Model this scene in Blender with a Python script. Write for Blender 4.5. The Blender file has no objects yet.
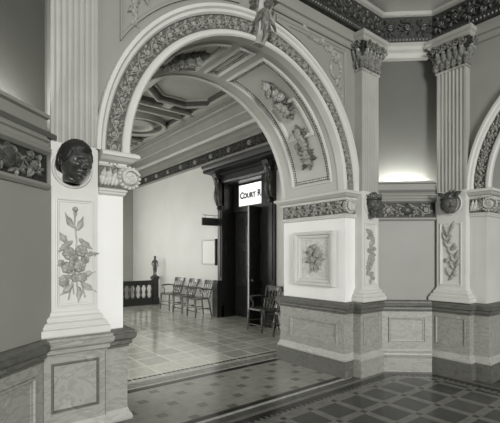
import bpy, bmesh, math, random
from mathutils import Vector, Matrix, noise
C = bpy.context.scene
COL = C.collection
PI = math.pi
random.seed(7)

# ------------------------------------------------------------------ materials
def nt(name):
    m = bpy.data.materials.new(name); m.use_nodes = True
    n = m.node_tree.nodes; n.clear()
    out = n.new('ShaderNodeOutputMaterial'); b = n.new('ShaderNodeBsdfPrincipled')
    m.node_tree.links.new(b.outputs[0], out.inputs[0])
    return m, n, m.node_tree.links, b
def g3(v): return (v, v*.995, v*(.85+.13*min(1, v)), 1)   # faintly warm silver-print greys
def plain(name, v, rough=.6, var=.12, scale=6., bump=0., bscale=60., metal=0., spec=.4, detail=4.):
    m, n, l, b = nt(name)
    tc = n.new('ShaderNodeTexCoord')
    nz = n.new('ShaderNodeTexNoise'); nz.inputs['Scale'].default_value = scale; nz.inputs['Detail'].default_value = detail
    l.new(tc.outputs['Object'], nz.inputs['Vector'])
    r = n.new('ShaderNodeValToRGB'); r.color_ramp.elements[0].position = .3; r.color_ramp.elements[1].position = .7
    r.color_ramp.elements[0].color = g3(v*(1-var)); r.color_ramp.elements[1].color = g3(min(1, v*(1+var)))
    l.new(nz.outputs['Fac'], r.inputs[0]); l.new(r.outputs[0], b.inputs['Base Color'])
    b.inputs['Roughness'].default_value = rough; b.inputs['Metallic'].default_value = metal
    b.inputs['Specular IOR Level'].default_value = spec
    if bump:
        n2 = n.new('ShaderNodeTexNoise'); n2.inputs['Scale'].default_value = bscale
        l.new(tc.outputs['Object'], n2.inputs['Vector'])
        bp = n.new('ShaderNodeBump'); bp.inputs['Strength'].default_value = bump; bp.inputs['Distance'].default_value = .01
        l.new(n2.outputs['Fac'], bp.inputs['Height']); l.new(bp.outputs[0], b.inputs['Normal'])
    return m
def marble(name, v0, v1, rough=.45, scale=3.):
    m, n, l, b = nt(name)
    tc = n.new('ShaderNodeTexCoord')
    mp = n.new('ShaderNodeMapping'); mp.inputs['Rotation'].default_value = (.5, .7, .3); mp.inputs['Scale'].default_value = (1, 1, 2.2)
    l.new(tc.outputs['Object'], mp.inputs[0])
    nz = n.new('ShaderNodeTexNoise'); nz.inputs['Scale'].default_value = scale; nz.inputs['Detail'].default_value = 8
    nz.inputs['Distortion'].default_value = 1.6; nz.inputs['Roughness'].default_value = .62
    l.new(mp.outputs[0], nz.inputs['Vector'])
    r = n.new('ShaderNodeValToRGB'); e = r.color_ramp.elements
    e[0].position = .3; e[0].color = g3(v0); e[1].position = .72; e[1].color = g3(v1)
    k = e.new(.5); k.color = g3((v0+v1)/2*1.05); k = e.new(.55); k.color = g3(v0*1.05); k = e.new(.6); k.color = g3((v0+v1)/2)
    l.new(nz.outputs['Fac'], r.inputs[0]); l.new(r.outputs[0], b.inputs['Base Color'])
    b.inputs['Roughness'].default_value = rough
    return m
def wood(name, v0, v1, rough=.3):
    m, n, l, b = nt(name)
    tc = n.new('ShaderNodeTexCoord'); mp = n.new('ShaderNodeMapping'); mp.inputs['Scale'].default_value = (14, 14, 1.2)
    l.new(tc.outputs['Object'], mp.inputs[0])
    nz = n.new('ShaderNodeTexNoise'); nz.inputs['Scale'].default_value = 3; nz.inputs['Detail'].default_value = 6; nz.inputs['Distortion'].default_value = .6
    l.new(mp.outputs[0], nz.inputs['Vector'])
    r = n.new('ShaderNodeValToRGB'); e = r.color_ramp.elements
    e[0].position = .3; e[0].color = g3(v0); e[1].position = .7; e[1].color = g3(v1)
    l.new(nz.outputs['Fac'], r.inputs[0]); l.new(r.outputs[0], b.inputs['Base Color'])
    b.inputs['Roughness'].default_value = rough
    return m
class NB:
    """tiny math-node builder for tile floors"""
    def __init__(s, n, l): s.n, s.l = n, l
    def m(s, op, a, b=None, c=None):
        nd = s.n.new('ShaderNodeMath'); nd.operation = op
        for i, v in enumerate((a, b, c)):
            if v is None: continue
            if hasattr(v, 'is_linked'): s.l.new(v, nd.inputs[i])
            else: nd.inputs[i].default_value = v
        return nd.outputs[0]
    def cell(s, x, p, c): # signed distance from the nearest cell centre, in cells
        t = s.m('ADD', s.m('DIVIDE', s.m('SUBTRACT', x, c), p), .5)
        return s.m('ABSOLUTE', s.m('SUBTRACT', s.m('FRACT', t), .5)), s.m('FLOOR', t)
    def mix(s, f, a, b):
        nd = s.n.new('ShaderNodeMix'); nd.data_type = 'FLOAT'
        for i, v in ((0, f), (2, a), (3, b)):
            if hasattr(v, 'is_linked'): s.l.new(v, nd.inputs[i])
            else: nd.inputs[i].default_value = v
        return nd.outputs[0]
def floor_mat(name, kind, rough=.2):
    m, n, l, b = nt(name); q = NB(n, l)
    tc = n.new('ShaderNodeTexCoord'); sp = n.new('ShaderNodeSeparateXYZ'); l.new(tc.outputs['Object'], sp.inputs[0])
    x, y = sp.outputs[0], sp.outputs[1]
    nz = n.new('ShaderNodeTexNoise'); nz.inputs['Scale'].default_value = 9; nz.inputs['Detail'].default_value = 6
    l.new(tc.outputs['Object'], nz.inputs['Vector'])
    var = q.m('ADD', q.m('MULTIPLY', nz.outputs['Fac'], .7), .65)
    if kind == 'field':
        ax, ix = q.cell(x, .385, 4.035); ay, iy = q.cell(y, .385, 2.665)
        big = q.m('MULTIPLY', q.m('LESS_THAN', ax, .385), q.m('LESS_THAN', ay, .385))
        sm = q.m('MULTIPLY', q.m('GREATER_THAN', ax, .425), q.m('GREATER_THAN', ay, .425))
        wn = n.new('ShaderNodeTexWhiteNoise'); cb = n.new('ShaderNodeCombineXYZ'); l.new(ix, cb.inputs[0]); l.new(iy, cb.inputs[1]); l.new(cb.outputs[0], wn.inputs[0])
        dark = q.m('ADD', .026, q.m('MULTIPLY', wn.outputs[0], .035))
        v = q.mix(big, q.mix(sm, .17, .02), dark)
    elif kind == 'diamond':
        def sq(o):
            a = q.m('ABSOLUTE', q.m('SUBTRACT', q.m('FRACT', q.m('ADD', q.m('DIVIDE', x, .47), o)), .5)); c = q.m('ABSOLUTE', q.m('SUBTRACT', q.m('FRACT', q.m('ADD', q.m('DIVIDE', y, .47), o)), .5))
            return q.m('MULTIPLY', q.m('LESS_THAN', a, .115), q.m('LESS_THAN', c, .115))
        d = q.m('MAXIMUM', sq(.2), sq(.7))
        v = q.mix(d, .31, .16)
    else:
        ax, ix = q.cell(x, .42, 4.3); ay, iy = q.cell(y, .42, 6.5)
        j = q.m('MAXIMUM', q.m('GREATER_THAN', ax, .455), q.m('GREATER_THAN', ay, .455))
        wn = n.new('ShaderNodeTexWhiteNoise'); cb = n.new('ShaderNodeCombineXYZ'); l.new(ix, cb.inputs[0]); l.new(iy, cb.inputs[1]); l.new(cb.outputs[0], wn.inputs[0])
        t = q.m('ADD', .42, q.m('MULTIPLY', wn.outputs[0], .18))
        v = q.mix(j, t, .72)
    v = q.m('MULTIPLY', v, var)
    cc = n.new('ShaderNodeCombineXYZ')
    for i in range(2): l.new(v, cc.inputs[i])
    l.new(q.m('MULTIPLY', v, .87), cc.inputs[2])
    l.new(cc.outputs[0], b.inputs['Base Color'])
    b.inputs['Roughness'].default_value = rough
    b.inputs['Specular IOR Level'].default_value = .6
    if kind == 'corr': b.inputs['IOR'].default_value = 2.3
    elif kind == 'diamond': b.inputs['IOR'].default_value = 1.65
    bp = n.new('ShaderNodeBump'); bp.inputs['Strength'].default_value = .05; bp.inputs['Distance'].default_value = .01
    n3 = n.new('ShaderNodeTexNoise'); n3.inputs['Scale'].default_value = 5.; l.new(tc.outputs['Object'], n3.inputs['Vector'])
    l.new(n3.outputs['Fac'], bp.inputs['Height']); l.new(bp.outputs[0], b.inputs['Normal'])
    return m
def emit(name, v, s):
    m, n, l, b = nt(name)
    b.inputs['Base Color'].default_value = g3(.8)
    b.inputs['Emission Color'].default_value = g3(v); b.inputs['Emission Strength'].default_value = s
    b.inputs['Roughness'].default_value = .2
    return m
M = {}
M['plaster'] = plain('plaster', .52, .55, .05, 2.5)
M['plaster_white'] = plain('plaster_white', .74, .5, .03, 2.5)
M['soffit'] = plain('soffit_plaster', .42, .55, .05, 2)
M['pilaster'] = plain('pilaster_paint', .56, .5, .06, 3)
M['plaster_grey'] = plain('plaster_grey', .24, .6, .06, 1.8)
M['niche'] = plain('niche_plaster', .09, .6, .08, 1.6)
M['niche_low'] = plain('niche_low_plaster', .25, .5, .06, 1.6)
M['wallwhite'] = plain('corridor_plaster', .60, .45, .04, 1.2)
M['relief_mid'] = plain('relief_mid', .33, .5, .3, 20)
M['shaft'] = plain('shaft_tone', .32, .5, .08, 3)  # darker tone for fluted shafts, abaci and niche architraves
M['relief'] = plain('relief_plaster', .30, .5, .25, 20)
M['relief_pale'] = plain('relief_pale', .5, .5, .2, 25)
M['leafband'] = plain('leaf_band', .27, .45, .35, 30)
M['bandground'] = plain('band_ground', .10, .6, .3, 25)
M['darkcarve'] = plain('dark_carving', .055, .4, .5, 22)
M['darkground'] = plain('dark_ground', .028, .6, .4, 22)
M['capital'] = plain('capital_gilt', .13, .4, .5, 18)
M['marble'] = marble('marble_mid', .22, .38)
M['marble_pale'] = marble('marble_pale', .30, .46)
M['marble_dark'] = marble('marble_dark', .075, .17)
M['wood'] = wood('dark_wood', .008, .022, .3)
M['chairwood'] = wood('chair_oak', .055, .15, .16)
M['bronze'] = plain('bronze', .038, .3, .35, 14, .15, 90, 0., .5)
M['bronze_hair'] = plain('bronze_hair', .014, .5, .5, 40, .5, 120)
M['bronze_mid'] = plain('bronze_mid', .10, .4, .4, 16, .15, 90)
M['cove'] = plain('cove_plaster', .23, .6, .08, 2)
M['panelshade'] = plain('coffer_panel', .33, .6, .06, 2)
M['ceil'] = plain('ceiling_plaster', .36, .6, .06, 2)
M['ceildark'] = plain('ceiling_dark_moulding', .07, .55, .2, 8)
M['field'] = floor_mat('tile_field', 'field', .24)
M['diamond'] = floor_mat('tile_diamond', 'diamond', .2)
M['corr'] = floor_mat('tile_corridor', 'corr', .11)
M['tdark'] = plain('tile_dark', .035, .2, .3, 12)
M['tgrey'] = plain('tile_grey', .10, .2, .3, 12)
M['tlight'] = plain('tile_light', .17, .2, .25, 14)
M['tgrey2'] = plain('tile_grey_pale', .24, .12, .3, 12)
M['tlight2'] = plain('tile_light_pale', .46, .12, .2, 14)
M['glass'] = emit('lit_glass', 1., .85)
M['ink'] = plain('black_lettering', .02, .6)
M['paper'] = plain('notice_paper', .75, .6, .06, 30)
M['signblack'] = plain('sign_black', .02, .4)
M['window'] = emit('daylight_pane', 1., 3.)

# ------------------------------------------------------------------ object helpers
def link(name, me, mat, parent=None, smooth=False):
    o = bpy.data.objects.new(name, me); COL.objects.link(o)
    if mat is not None and not len(me.materials):
        for x in (mat if isinstance(mat, (list, tuple)) else [mat]): me.materials.append(x)
    if smooth:
        for p in me.polygons: p.use_smooth = True
    if parent is not None: o.parent = parent
    return o
def pyobj(name, v, f, mat, parent=None, smooth=False, mi=None):
    me = bpy.data.meshes.new(name); me.from_pydata([tuple(p) for p in v], [], f); me.update()
    bm = bmesh.new(); bm.from_mesh(me); bmesh.ops.recalc_face_normals(bm, faces=bm.faces); bm.to_mesh(me); bm.free()
    o = link(name, me, mat, parent, smooth)
    if mi: 
        for p, k in zip(me.polygons, mi): p.material_index = k
    return o
def tag(o, label, cat, group=None):
    o['label'] = label; o['category'] = cat
    if group: o['group'] = group
    return o
def thing(name, label, cat, loc=(0, 0, 0), rz=0, group=None):
    o = bpy.data.objects.new(name, None); COL.objects.link(o); o.empty_display_size = .1
    o.location = loc; o.rotation_euler = (0, 0, rz)
    return tag(o, label, cat, group)
def struct(o):
    o['kind'] = 'structure'; return o
def place(o, loc, rz=0): o.location = loc; o.rotation_euler = (0, 0, rz); return o

class MB:
    def __init__(s): s.v = []; s.f = []
    def add(s, v, f):
        k = len(s.v); s.v += [Vector(p) for p in v]; s.f += [tuple(i+k for i in q) for q in f]
    def box(s, x0, x1, y0, y1, z0, z1):
        s.add([(x0,y0,z0),(x1,y0,z0),(x1,y1,z0),(x0,y1,z0),(x0,y0,z1),(x1,y0,z1),(x1,y1,z1),(x0,y1,z1)],
              [(0,3,2,1),(4,5,6,7),(0,1,5,4),(1,2,6,5),(2,3,7,6),(3,0,4,7)])
    def beam(s, p, q, w, d, up=(0, 0, 1)):
        p, q = Vector(p), Vector(q); t = (q-p).normalized(); up = Vector(up)
        a = t.cross(up)
        if a.length < 1e-4: a = t.cross(Vector((0, 1, 0)))
        a.normalize(); b = a.cross(t).normalized()
        v = [e+a*(sx*w/2)+b*(sy*d/2) for e in (p, q) for sx, sy in ((-1,-1),(1,-1),(1,1),(-1,1))]
        s.add(v, [(3,2,1,0),(4,5,6,7),(0,1,5,4),(1,2,6,5),(2,3,7,6),(3,0,4,7)])
    def tube(s, pts, r, n=8):
        pts = [Vector(p) for p in pts]; N = len(pts)
        rr = r if isinstance(r, (list, tuple)) else [r]*N
        v = []; prev = None
        for i, p in enumerate(pts):
            t = (pts[min(i+1, N-1)]-pts[max(i-1, 0)])
            t = t.normalized() if t.length > 1e-9 else Vector((0, 0, 1))
            if prev is None:
                a = t.cross(Vector((0, 0, 1)))
                if a.length < .05: a = t.cross(Vector((1, 0, 0)))
            else: a = prev - t*prev.dot(t)
            a.normalize(); prev = a; b = t.cross(a)
            v += [p+(a*math.cos(2*PI*k/n)+b*math.sin(2*PI*k/n))*rr[i] for k in range(n)]
        f = [(i*n+k, i*n+(k+1)%n, (i+1)*n+(k+1)%n, (i+1)*n+k) for i in range(N-1) for k in range(n)]
        f += [tuple(reversed(range(n))), tuple(range((N-1)*n, N*n))]
        s.add(v, f)
    def lathe(s, prof, c=(0, 0, 0), n=16):
        v = []; c = Vector(c)
        for r, z in prof: v += [c+Vector((r*math.cos(2*PI*k/n), r*math.sin(2*PI*k/n), z)) for k in range(n)]
        N = len(prof)
        f = [(i*n+k, i*n+(k+1)%n, (i+1)*n+(k+1)%n, (i+1)*n+k) for i in range(N-1) for k in range(n)]
        f += [tuple(reversed(range(n))), tuple(range((N-1)*n, N*n))]
        s.add(v, f)
    def ball(s, c, r, n=10, m=7):
        c = Vector(c); rx, ry, rz = r if isinstance(r, (tuple, list)) else (r, r, r)
        v = [c+Vector((0, 0, rz))]
        for i in range(1, m):
            a = PI*i/m
            v += [c+Vector((rx*math.sin(a)*math.cos(2*PI*k/n), ry*math.sin(a)*math.sin(2*PI*k/n), rz*math.cos(a))) for k in range(n)]
        v.append(c-Vector((0, 0, rz))); L = len(v)-1
        f = [(0, 1+k, 1+(k+1)%n) for k in range(n)]
        for i in range(m-2): f += [(1+i*n+k, 1+(i+1)*n+k, 1+(i+1)*n+(k+1)%n, 1+i*n+(k+1)%n) for k in range(n)]
        f += [(L, 1+(m-2)*n+(k+1)%n, 1+(m-2)*n+k) for k in range(n)]
        s.add(v, f)
    def sweep(s, path, prof, closed=False):
        """path: plan points; prof: closed loop of (out, z); outward is to the right of travel"""
        P = [Vector((p[0], p[1])) for p in path]; N = len(P); v = []
        for i in range(N):
            def nrm(a, b):
                d = (b-a).normalized(); return Vector((d.y, -d.x))
            if closed: n1, n2 = nrm(P[i-1], P[i]), nrm(P[i], P[(i+1) % N])
            else:
                n1 = nrm(P[i-1], P[i]) if i else nrm(P[0], P[1]); n2 = nrm(P[i], P[i+1]) if i < N-1 else n1
            mt = (n1+n2); mt = mt/max(.3, 1+n1.dot(n2))
            v += [(P[i].x+mt.x*o, P[i].y+mt.y*o, z) for o, z in prof]
        k = len(prof); f = []
        for i in range(N if closed else N-1):
            j = (i+1) % N
            f += [(i*k+a, i*k+(a+1)%k, j*k+(a+1)%k, j*k+a) for a in range(k)]
        if not closed: f += [tuple(range(k)), tuple(range((N-1)*k, N*k))]
        s.add(v, f)
    def arc(s, prof, cz, a0=0, a1=PI, n=64, cx=0):
        """prof: closed loop of (radius, y) turned about the y axis through (cx, cz)"""
        v = []; k = len(prof)
        for i in range(n+1):
            a = a0+(a1-a0)*i/n
            v += [(cx+r*math.cos(a), y, cz+r*math.sin(a)) for r, y in prof]
        f = [(i*k+a, i*k+(a+1)%k, (i+1)*k+(a+1)%k, (i+1)*k+a) for i in range(n) for a in range(k)]
        f += [tuple(range(k)), tuple(range(n*k, (n+1)*k))]
        s.add(v, f)
    def build(s, name, mat, parent=None, smooth=False, fn=None):
        v = [fn(p) for p in s.v] if fn else s.v
        return pyobj(name, v, s.f, mat, parent, smooth)

class RB(MB):
    """carved relief: coordinates are (along, across, height above ground)"""
    def leaf(s, x, y, ang, L, W, h=.02, base=0., lobes=3, curl=.0, n=8):
        v = []; ca, sa = math.cos(ang), math.sin(ang)
        for i in range(n+1):
            u = i/n; w = W*math.sin(PI*min(1, u**.75*.97+.03))*(1+.22*math.cos(u*2*PI*lobes)); w = max(w, W*.06)
            cu = curl*u*u*L
            hm = base+h*(.55+.45*math.sin(PI*u)); he = base+h*.35*(.4+.6*math.sin(PI*u))
            for o, hh in ((-w, base-.004), (-w, he), (-w*.45, (hm+he)/2+h*.12), (0, hm*1.0), (w*.45, (hm+he)/2+h*.12), (w, he), (w, base-.004)):
                px, py = u*L, o+cu
                v.append((x+px*ca-py*sa, y+px*sa+py*ca, hh))
        f = [(i*7+k, i*7+k+1, (i+1)*7+k+1, (i+1)*7+k) for i in range(n) for k in range(6)]
        f += [tuple(range(7)), tuple(range(n*7, n*7+7))]
        s.add(v, f)
    def dome(s, x, y, r, h, base=0., n=10, m=4):
        v = [(x, y, base+h)]
        for i in range(1, m+1):
            a = PI/2*i/m
            v += [(x+r*math.sin(a)*math.cos(2*PI*k/n), y+r*math.sin(a)*math.sin(2*PI*k/n), base+h*math.cos(a)-(0.004 if i == m else 0)) for k in range(n)]
        f = [(0, 1+k, 1+(k+1)%n) for k in range(n)]
        for i in range(m-1): f += [(1+i*n+k, 1+(i+1)*n+k, 1+(i+1)*n+(k+1)%n, 1+i*n+(k+1)%n) for k in range(n)]
        s.add(v, f)
    def flower(s, x, y, r, h=.03, base=0., petals=6, rows=2, a0=0):
        for q in range(rows):
            rr = r*(1-.42*q); bb = base+h*.3*q; pr = rr*math.sin(PI/petals)*.98
            for k in range(petals):
                a = a0+2*PI*k/petals+q*PI/petals
                s.dome(x+math.cos(a)*(rr-pr), y+math.sin(a)*(rr-pr), pr, h*.75, bb, 8, 3)
        s.dome(x, y, r*.26, h*1.0, base+h*.1, 8, 3)
    def stem(s, pts, r): s.tube([(p[0], p[1], p[2] if len(p) > 2 else r*.6) for p in pts], r, 6)
    def spiral(s, x, y, R, turns, a0, sgn, r, h, n=22):
        pts = []
        for i in range(n+1):
            u = i/n; a = a0+sgn*2*PI*turns*u; q = R*(1-.85*u)
            pts.append((x+q*math.cos(a), y+q*math.sin(a), h))
        s.tube(pts, [r*(1-.4*i/n) for i in range(n+1)], 5)
        s.dome(x, y, R*.26, h*1.6, 0, 7, 3)
    def scroll_band(s, L, H, h=.02, seed=1, rich=1):
        rnd = random.Random(seed); nh = max(2, round(L/(H*.78))); w = L/nh; pts = []
        for i in range(nh*8+1):
            u = i/8; pts.append((u*w, H*.5+H*.24*math.sin(PI*u), h*.5))
        s.tube(pts, H*.035, 5)
        for k in range(nh):
            sg = 1 if k % 2 == 0 else -1; cx = (k+.5)*w; cy = H*.5-sg*H*.04
            s.spiral(cx, cy, H*.27, 1.15, -sg*PI/2+PI/2*0, sg, H*.04, h*.6)
            s.flower(cx, cy, H*.19, h*1.1, h*.1, 5, 1, rnd.random())
            for j in range(int(7*rich)):
                a = 2*PI*j/7+rnd.uniform(-.3, .3)
                s.leaf(cx+math.cos(a)*H*.2, cy+math.sin(a)*H*.2, a+rnd.uniform(-.4, .4), H*.3, H*.08, h, 0, 2, rnd.uniform(-.3, .3), 5)
            s.leaf(k*w+.1*w, H*.06, .5, H*.32, H*.09, h, 0, 2, .2, 5); s.leaf(k*w+.1*w, H*.94, -.5, H*.32, H*.09, h, 0, 2, -.2, 5)
    def beads(s, pts, r):
        for p in pts: s.dome(p[0], p[1], r, r*.9, p[2] if len(p) > 2 else 0, 6, 3)
    def rectsweep(s, x0, x1, y0, y1, prof, sub=1):
        """frame round a rectangle; prof: closed loop of (inward offset, height)"""
        c = []
        for (ax, ay), (bx, by) in (((x0,y0),(x1,y0)), ((x1,y0),(x1,y1)), ((x1,y1),(x0,y1)), ((x0,y1),(x0,y0))):
            for i in range(sub):
                u = i/sub; c.append((ax+(bx-ax)*u, ay+(by-ay)*u))
        cx, cy = (x0+x1)/2, (y0+y1)/2; k = len(prof); v = []
        for px, py in c:
            for o, h in prof:
                qx = min(max(px, x0+o), x1-o); qy = min(max(py, y0+o), y1-o); v.append((qx, qy, h))
        N = len(c)
        f = [(i*k+a, i*k+(a+1)%k, ((i+1)%N)*k+(a+1)%k, ((i+1)%N)*k+a) for i in range(N) for a in range(k)]
        s.add(v, f)
    def polyframe(s, pts, w, h):
        """raised frame inside a closed polygon (counter-clockwise)"""
        P = [Vector(p) for p in pts]; N = len(P); v = []
        for i in range(N):
            d1 = (P[i]-P[i-1]).normalized(); d2 = (P[(i+1)%N]-P[i]).normalized()
            n1 = Vector((-d1.y, d1.x)); n2 = Vector((-d2.y, d2.x)); m = (n1+n2)/max(.35, 1+n1.dot(n2))
            for o, hh in ((0, -.004), (0, h), (w*.35, h), (w*.5, h*.55), (w, h*.45), (w, -.004)): v.append((P[i].x+m.x*o, P[i].y+m.y*o, hh))
        f = [(i*6+a, i*6+(a+1)%6, ((i+1)%N)*6+(a+1)%6, ((i+1)%N)*6+a) for i in range(N) for a in range(6)]
        s.add(v, f)
class FL:
    """blossoms kept apart, each one built as a part of its own"""
    def __init__(s): s.b = []
    def flower(s, *a, **k): r = RB(); r.flower(*a, **k); s.b.append(r)
    def dome(s, *a, **k): r = RB(); r.dome(*a, **k); s.b.append(r)
    def build(s, name, mat, parent, fn): return [r.build('blossom', mat, parent, False, fn) for r in s.b]
def on_plane(o, U, V, N):
    o, U, V, N = Vector(o), Vector(U).normalized(), Vector(V).normalized(), Vector(N).normalized()
    return lambda p: o+U*p[0]+V*p[1]+N*p[2]

# ------------------------------------------------------------------ plan of the place
CX, WY = 2.75, 3.33            # centre of the big arch, plane of the arch wall
RX, RY = 5.53, .60             # plane and centre of the wall at the right
SPR, RAD = 2.46, 1.46          # springing height and radius of the arches
DEEP = 1.17
YB = WY+DEEP                   # back of the arch, where the corridor starts
CW, CL, CE, CZ = 5.95, -.45, 14.7, 5.3   # corridor: right wall, left wall, end wall, ceiling
FR = ((CX, WY, 0), 0), ((RX, RY, 0), -PI/2)

def arch_wall(name, loc, rz):
    mb = MB(); n = 56; top = 4.70
    for sx in (-1, 1):
        x0, x1 = sorted((sx*1.5, sx*2.06)); mb.box(x0, x1, 0, DEEP, 0, SPR)
        x0, x1 = sorted((sx*RAD, sx*2.06)); mb.box(x0, x1, 0, DEEP, SPR, top)
    v = []
    for i in range(n+1):
        a = PI*i/n; x, z = RAD*math.cos(a), SPR+RAD*math.sin(a)
        xo = x
        v += [(x, 0, z), (xo, 0, top), (x, DEEP, z), (xo, DEEP, top)]
    f = []
    for i in range(n):
        a, b = i*4, i*4+4
        f += [(a, b, b+1, a+1), (a+2, a+3, b+3, b+2), (a, a+2, b+2, b), (a+1, b+1, b+3, a+3)]
    mb.add(v, f)
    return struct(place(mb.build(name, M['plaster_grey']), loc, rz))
arch_wall('wall_back', *FR[0]); arch_wall('wall_right', *FR[1])

# pier faces below the springing are painted white: thin plaster linings
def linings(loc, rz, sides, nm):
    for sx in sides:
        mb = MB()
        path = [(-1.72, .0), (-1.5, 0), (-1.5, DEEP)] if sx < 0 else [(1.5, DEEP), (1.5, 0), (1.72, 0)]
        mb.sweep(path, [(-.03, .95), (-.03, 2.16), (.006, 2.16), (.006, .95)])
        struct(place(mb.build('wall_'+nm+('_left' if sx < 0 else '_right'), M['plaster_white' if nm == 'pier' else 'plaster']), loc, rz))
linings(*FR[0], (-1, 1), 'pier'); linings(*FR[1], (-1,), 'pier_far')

# ------------------------------------------------------------------ marble dado (base, body, cap)
BASE = [(-.05, 0), (.045, 0), (.045, .19), (.02, .215), (-.05, .215)]
MOULD = [(-.05, .215), (.03, .215), (.035, .235), (.03, .255), (.012, .285), (.004, .31), (-.05, .31)]
BODY = [(-.05, .31), (0, .31), (0, .83), (-.05, .83)]
CAPP = [(-.05, .83), (.008, .83), (.012, .85), (.03, .862), (.03, .89), (.055, .91), (.062, .95), (.05, .955), (.05, .972), (.02, .99), (-.05, .99)]
def dado(path, tagname):
    for nm, pr, mt in (('baseboard_', BASE, 'marble' if 'niche' in tagname else 'marble_dark'), ('trim_base_', MOULD, 'marble' if 'niche' in tagname else 'marble_pale'), ('wall_dado_', BODY, 'marble'), ('trim_cap_', CAPP, 'marble_dark')):
        mb = MB(); mb.sweep(path, pr); struct(mb.build(nm+tagname, M[mt]))
PED = .245
PLX, PRX, P2Y = CX-1.89, CX+1.89, RY+1.89
dR0, dR1 = (PRX+PED, WY-.14), (RX-.14, P2Y+PED)
dL0, dL1 = (2*CX-dR1[0], dR1[1]), (PLX-PED, WY-.14)
dado([(5.2, YB+.04), (CX+1.46, YB+.04), (CX+1.46, WY-.02), (PRX-PED, WY-.02)], 'pier_right')
dado([dR0, dR1], 'niche_right')
dado([(RX-.02, P2Y-PED), (RX-.02, RY+1.46), (RX+DEEP, RY+1.46)], 'far_right')
dado([(PLX+PED, WY-.02), (CX-1.46, WY-.02), (CX-1.46, YB+.04), (.3, YB+.04)], 'pier_left')
dado([dL0, dL1], 'niche_left')
def frame_on(o, U, N, x0, x1, z0, z1, w, h, mat, name, parent=None, st=True):
    rb = RB(); rb.rectsweep(x0, x1, z0, z1, [(0, -.01), (0, h), (w*.35, h), (w*.6, h*.45), (w, h*.35), (w, -.01)])
    r = rb.build(name, M[mat], parent, fn=on_plane(o, U, (0, 0, 1), N))
    if st: struct(r)
    return r
frame_on((CX+1.46, 0, 0), (0, -1, 0), (-1, 0, 0), -4.31, -3.42, .40, .70, .045, .022, 'marble', 'trim_panel_jamb')
# jamb panel field is a paler slab
def diag_frames(a, b, nm):
    a, b = Vector((*a, 0)), Vector((*b, 0)); U = (b-a).normalized(); N = Vector((U.y, -U.x, 0)); L = (b-a).length
    frame_on(a, U, N, .09, L-.09, .40, .75, .04, .02, 'marble', 'trim_panel_'+nm)
diag_frames(dR0, dR1, 'niche_right'); diag_frames(dL0, dL1, 'niche_left')

# ------------------------------------------------------------------ niches on the canted sides
def niche(a, b, nm, mat):
    a, b = Vector((*a, 0)), Vector((*b, 0)); U = (b-a).normalized(); N = Vector((U.y, -U.x, 0)); L = (b-a).length
    e = .22
    def P(x, o): q = a+U*x+N*o; return (q.x, q.y)
    mb = MB(); mb.sweep([P(-e, 0), P(L+e, 0)], [(-.05, .95), (-.05, 2.13), (-.02, 2.13), (-.02, .95)]); struct(mb.build('wall_niche_'+nm, M['niche_low']))
    # fascia with mouldings and the ledge that hides the lamps
    mb = MB(); mb.sweep([P(-.05, 0), P(L+.05, 0)], [(-.06, 2.34), (.0, 2.34), (.03, 2.36), (.035, 2.385), (.01, 2.40), (.005, 2.43), (.02, 2.44), (.02, 2.455), (-.005, 2.47),
            (-.005, 2.60), (.02, 2.61), (.02, 2.635), (-.06, 2.635)]); struct(mb.build('trim_ledge_'+nm, M['plaster_grey']))
    mb = MB(); mb.sweep([P(-.05, 0), P(L+.05, 0)], [(-.06, 2.09), (.0, 2.09), (.02, 2.11), (.02, 2.13), (-.06, 2.13)]); struct(mb.build('trim_bead_'+nm, M['plaster_grey']))
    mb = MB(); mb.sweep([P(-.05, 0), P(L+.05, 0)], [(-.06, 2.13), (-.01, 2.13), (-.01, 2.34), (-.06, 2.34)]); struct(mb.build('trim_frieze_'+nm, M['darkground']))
    rb = RB(); rb.scroll_band(L, .20, .03, 5); rb.build('trim_scrolls_'+nm, M['leafband' if nm == 'right' else 'capital'], fn=on_plane(a+N*-.01+Vector((0, 0, 2.135)), U, (0, 0, 1), N))['kind'] = 'structure'  # left scrolls darker: the shade of that niche is put into the colour
    # carved cartouche in the middle of the frieze
    cc = RB(); m = L/2
    cc.dome(0, 0, .075, .05, 0, 14, 5); cc.leaf(0, .03, PI/2, .07, .04, .04, 0, 2); cc.leaf(-.02, 0, PI, .10, .04, .05, 0, 2); cc.leaf(.02, 0, 0, .10, .04, .05, 0, 2)
    o = cc.build('carved_cartouche', M['darkcarve'], None, fn=on_plane(a+U*m+N*-.01+Vector((0, 0, 2.237)), U, (0, 0, 1), N))
    tag(o, 'dark oval carved boss in the middle of the %s niche frieze' % nm, 'ornament')
    # upper wall stands back behind the ledge
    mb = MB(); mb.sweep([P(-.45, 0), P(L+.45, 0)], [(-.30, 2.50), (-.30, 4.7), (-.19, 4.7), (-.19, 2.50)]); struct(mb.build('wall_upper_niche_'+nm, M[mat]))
    mb = MB(); mb.sweep([P(-.45, 0), P(L+.45, 0)], [(-.22, 2.48), (-.22, 2.52), (-.0, 2.52), (-.0, 2.48)]); struct(mb.build('trim_shelf_'+nm, M[mat]))
    # lamp strip hidden behind the ledge
    ld = bpy.data.lights.new('cove_lamp_'+nm, 'AREA'); ld.shape = 'RECTANGLE'; ld.size = L*.95; ld.size_y = .06
    lo = bpy.data.objects.new('cove_lamp_'+nm, ld); COL.objects.link(lo); q = a+U*(L/2)+N*-.06; lo.location = (q.x, q.y, 2.55)
    back = -N; xa = U; za = -(Vector((0, 0, 1))+back*.18).normalized(); ya = za.cross(xa)
    lo.rotation_euler = Matrix((xa, ya, za)).transposed().to_euler()
    ld.energy = 56.0 if nm == 'right' else 20.0
niche(dR0, dR1, 'right', 'niche'); niche(dL0, dL1, 'left', 'niche')

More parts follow.
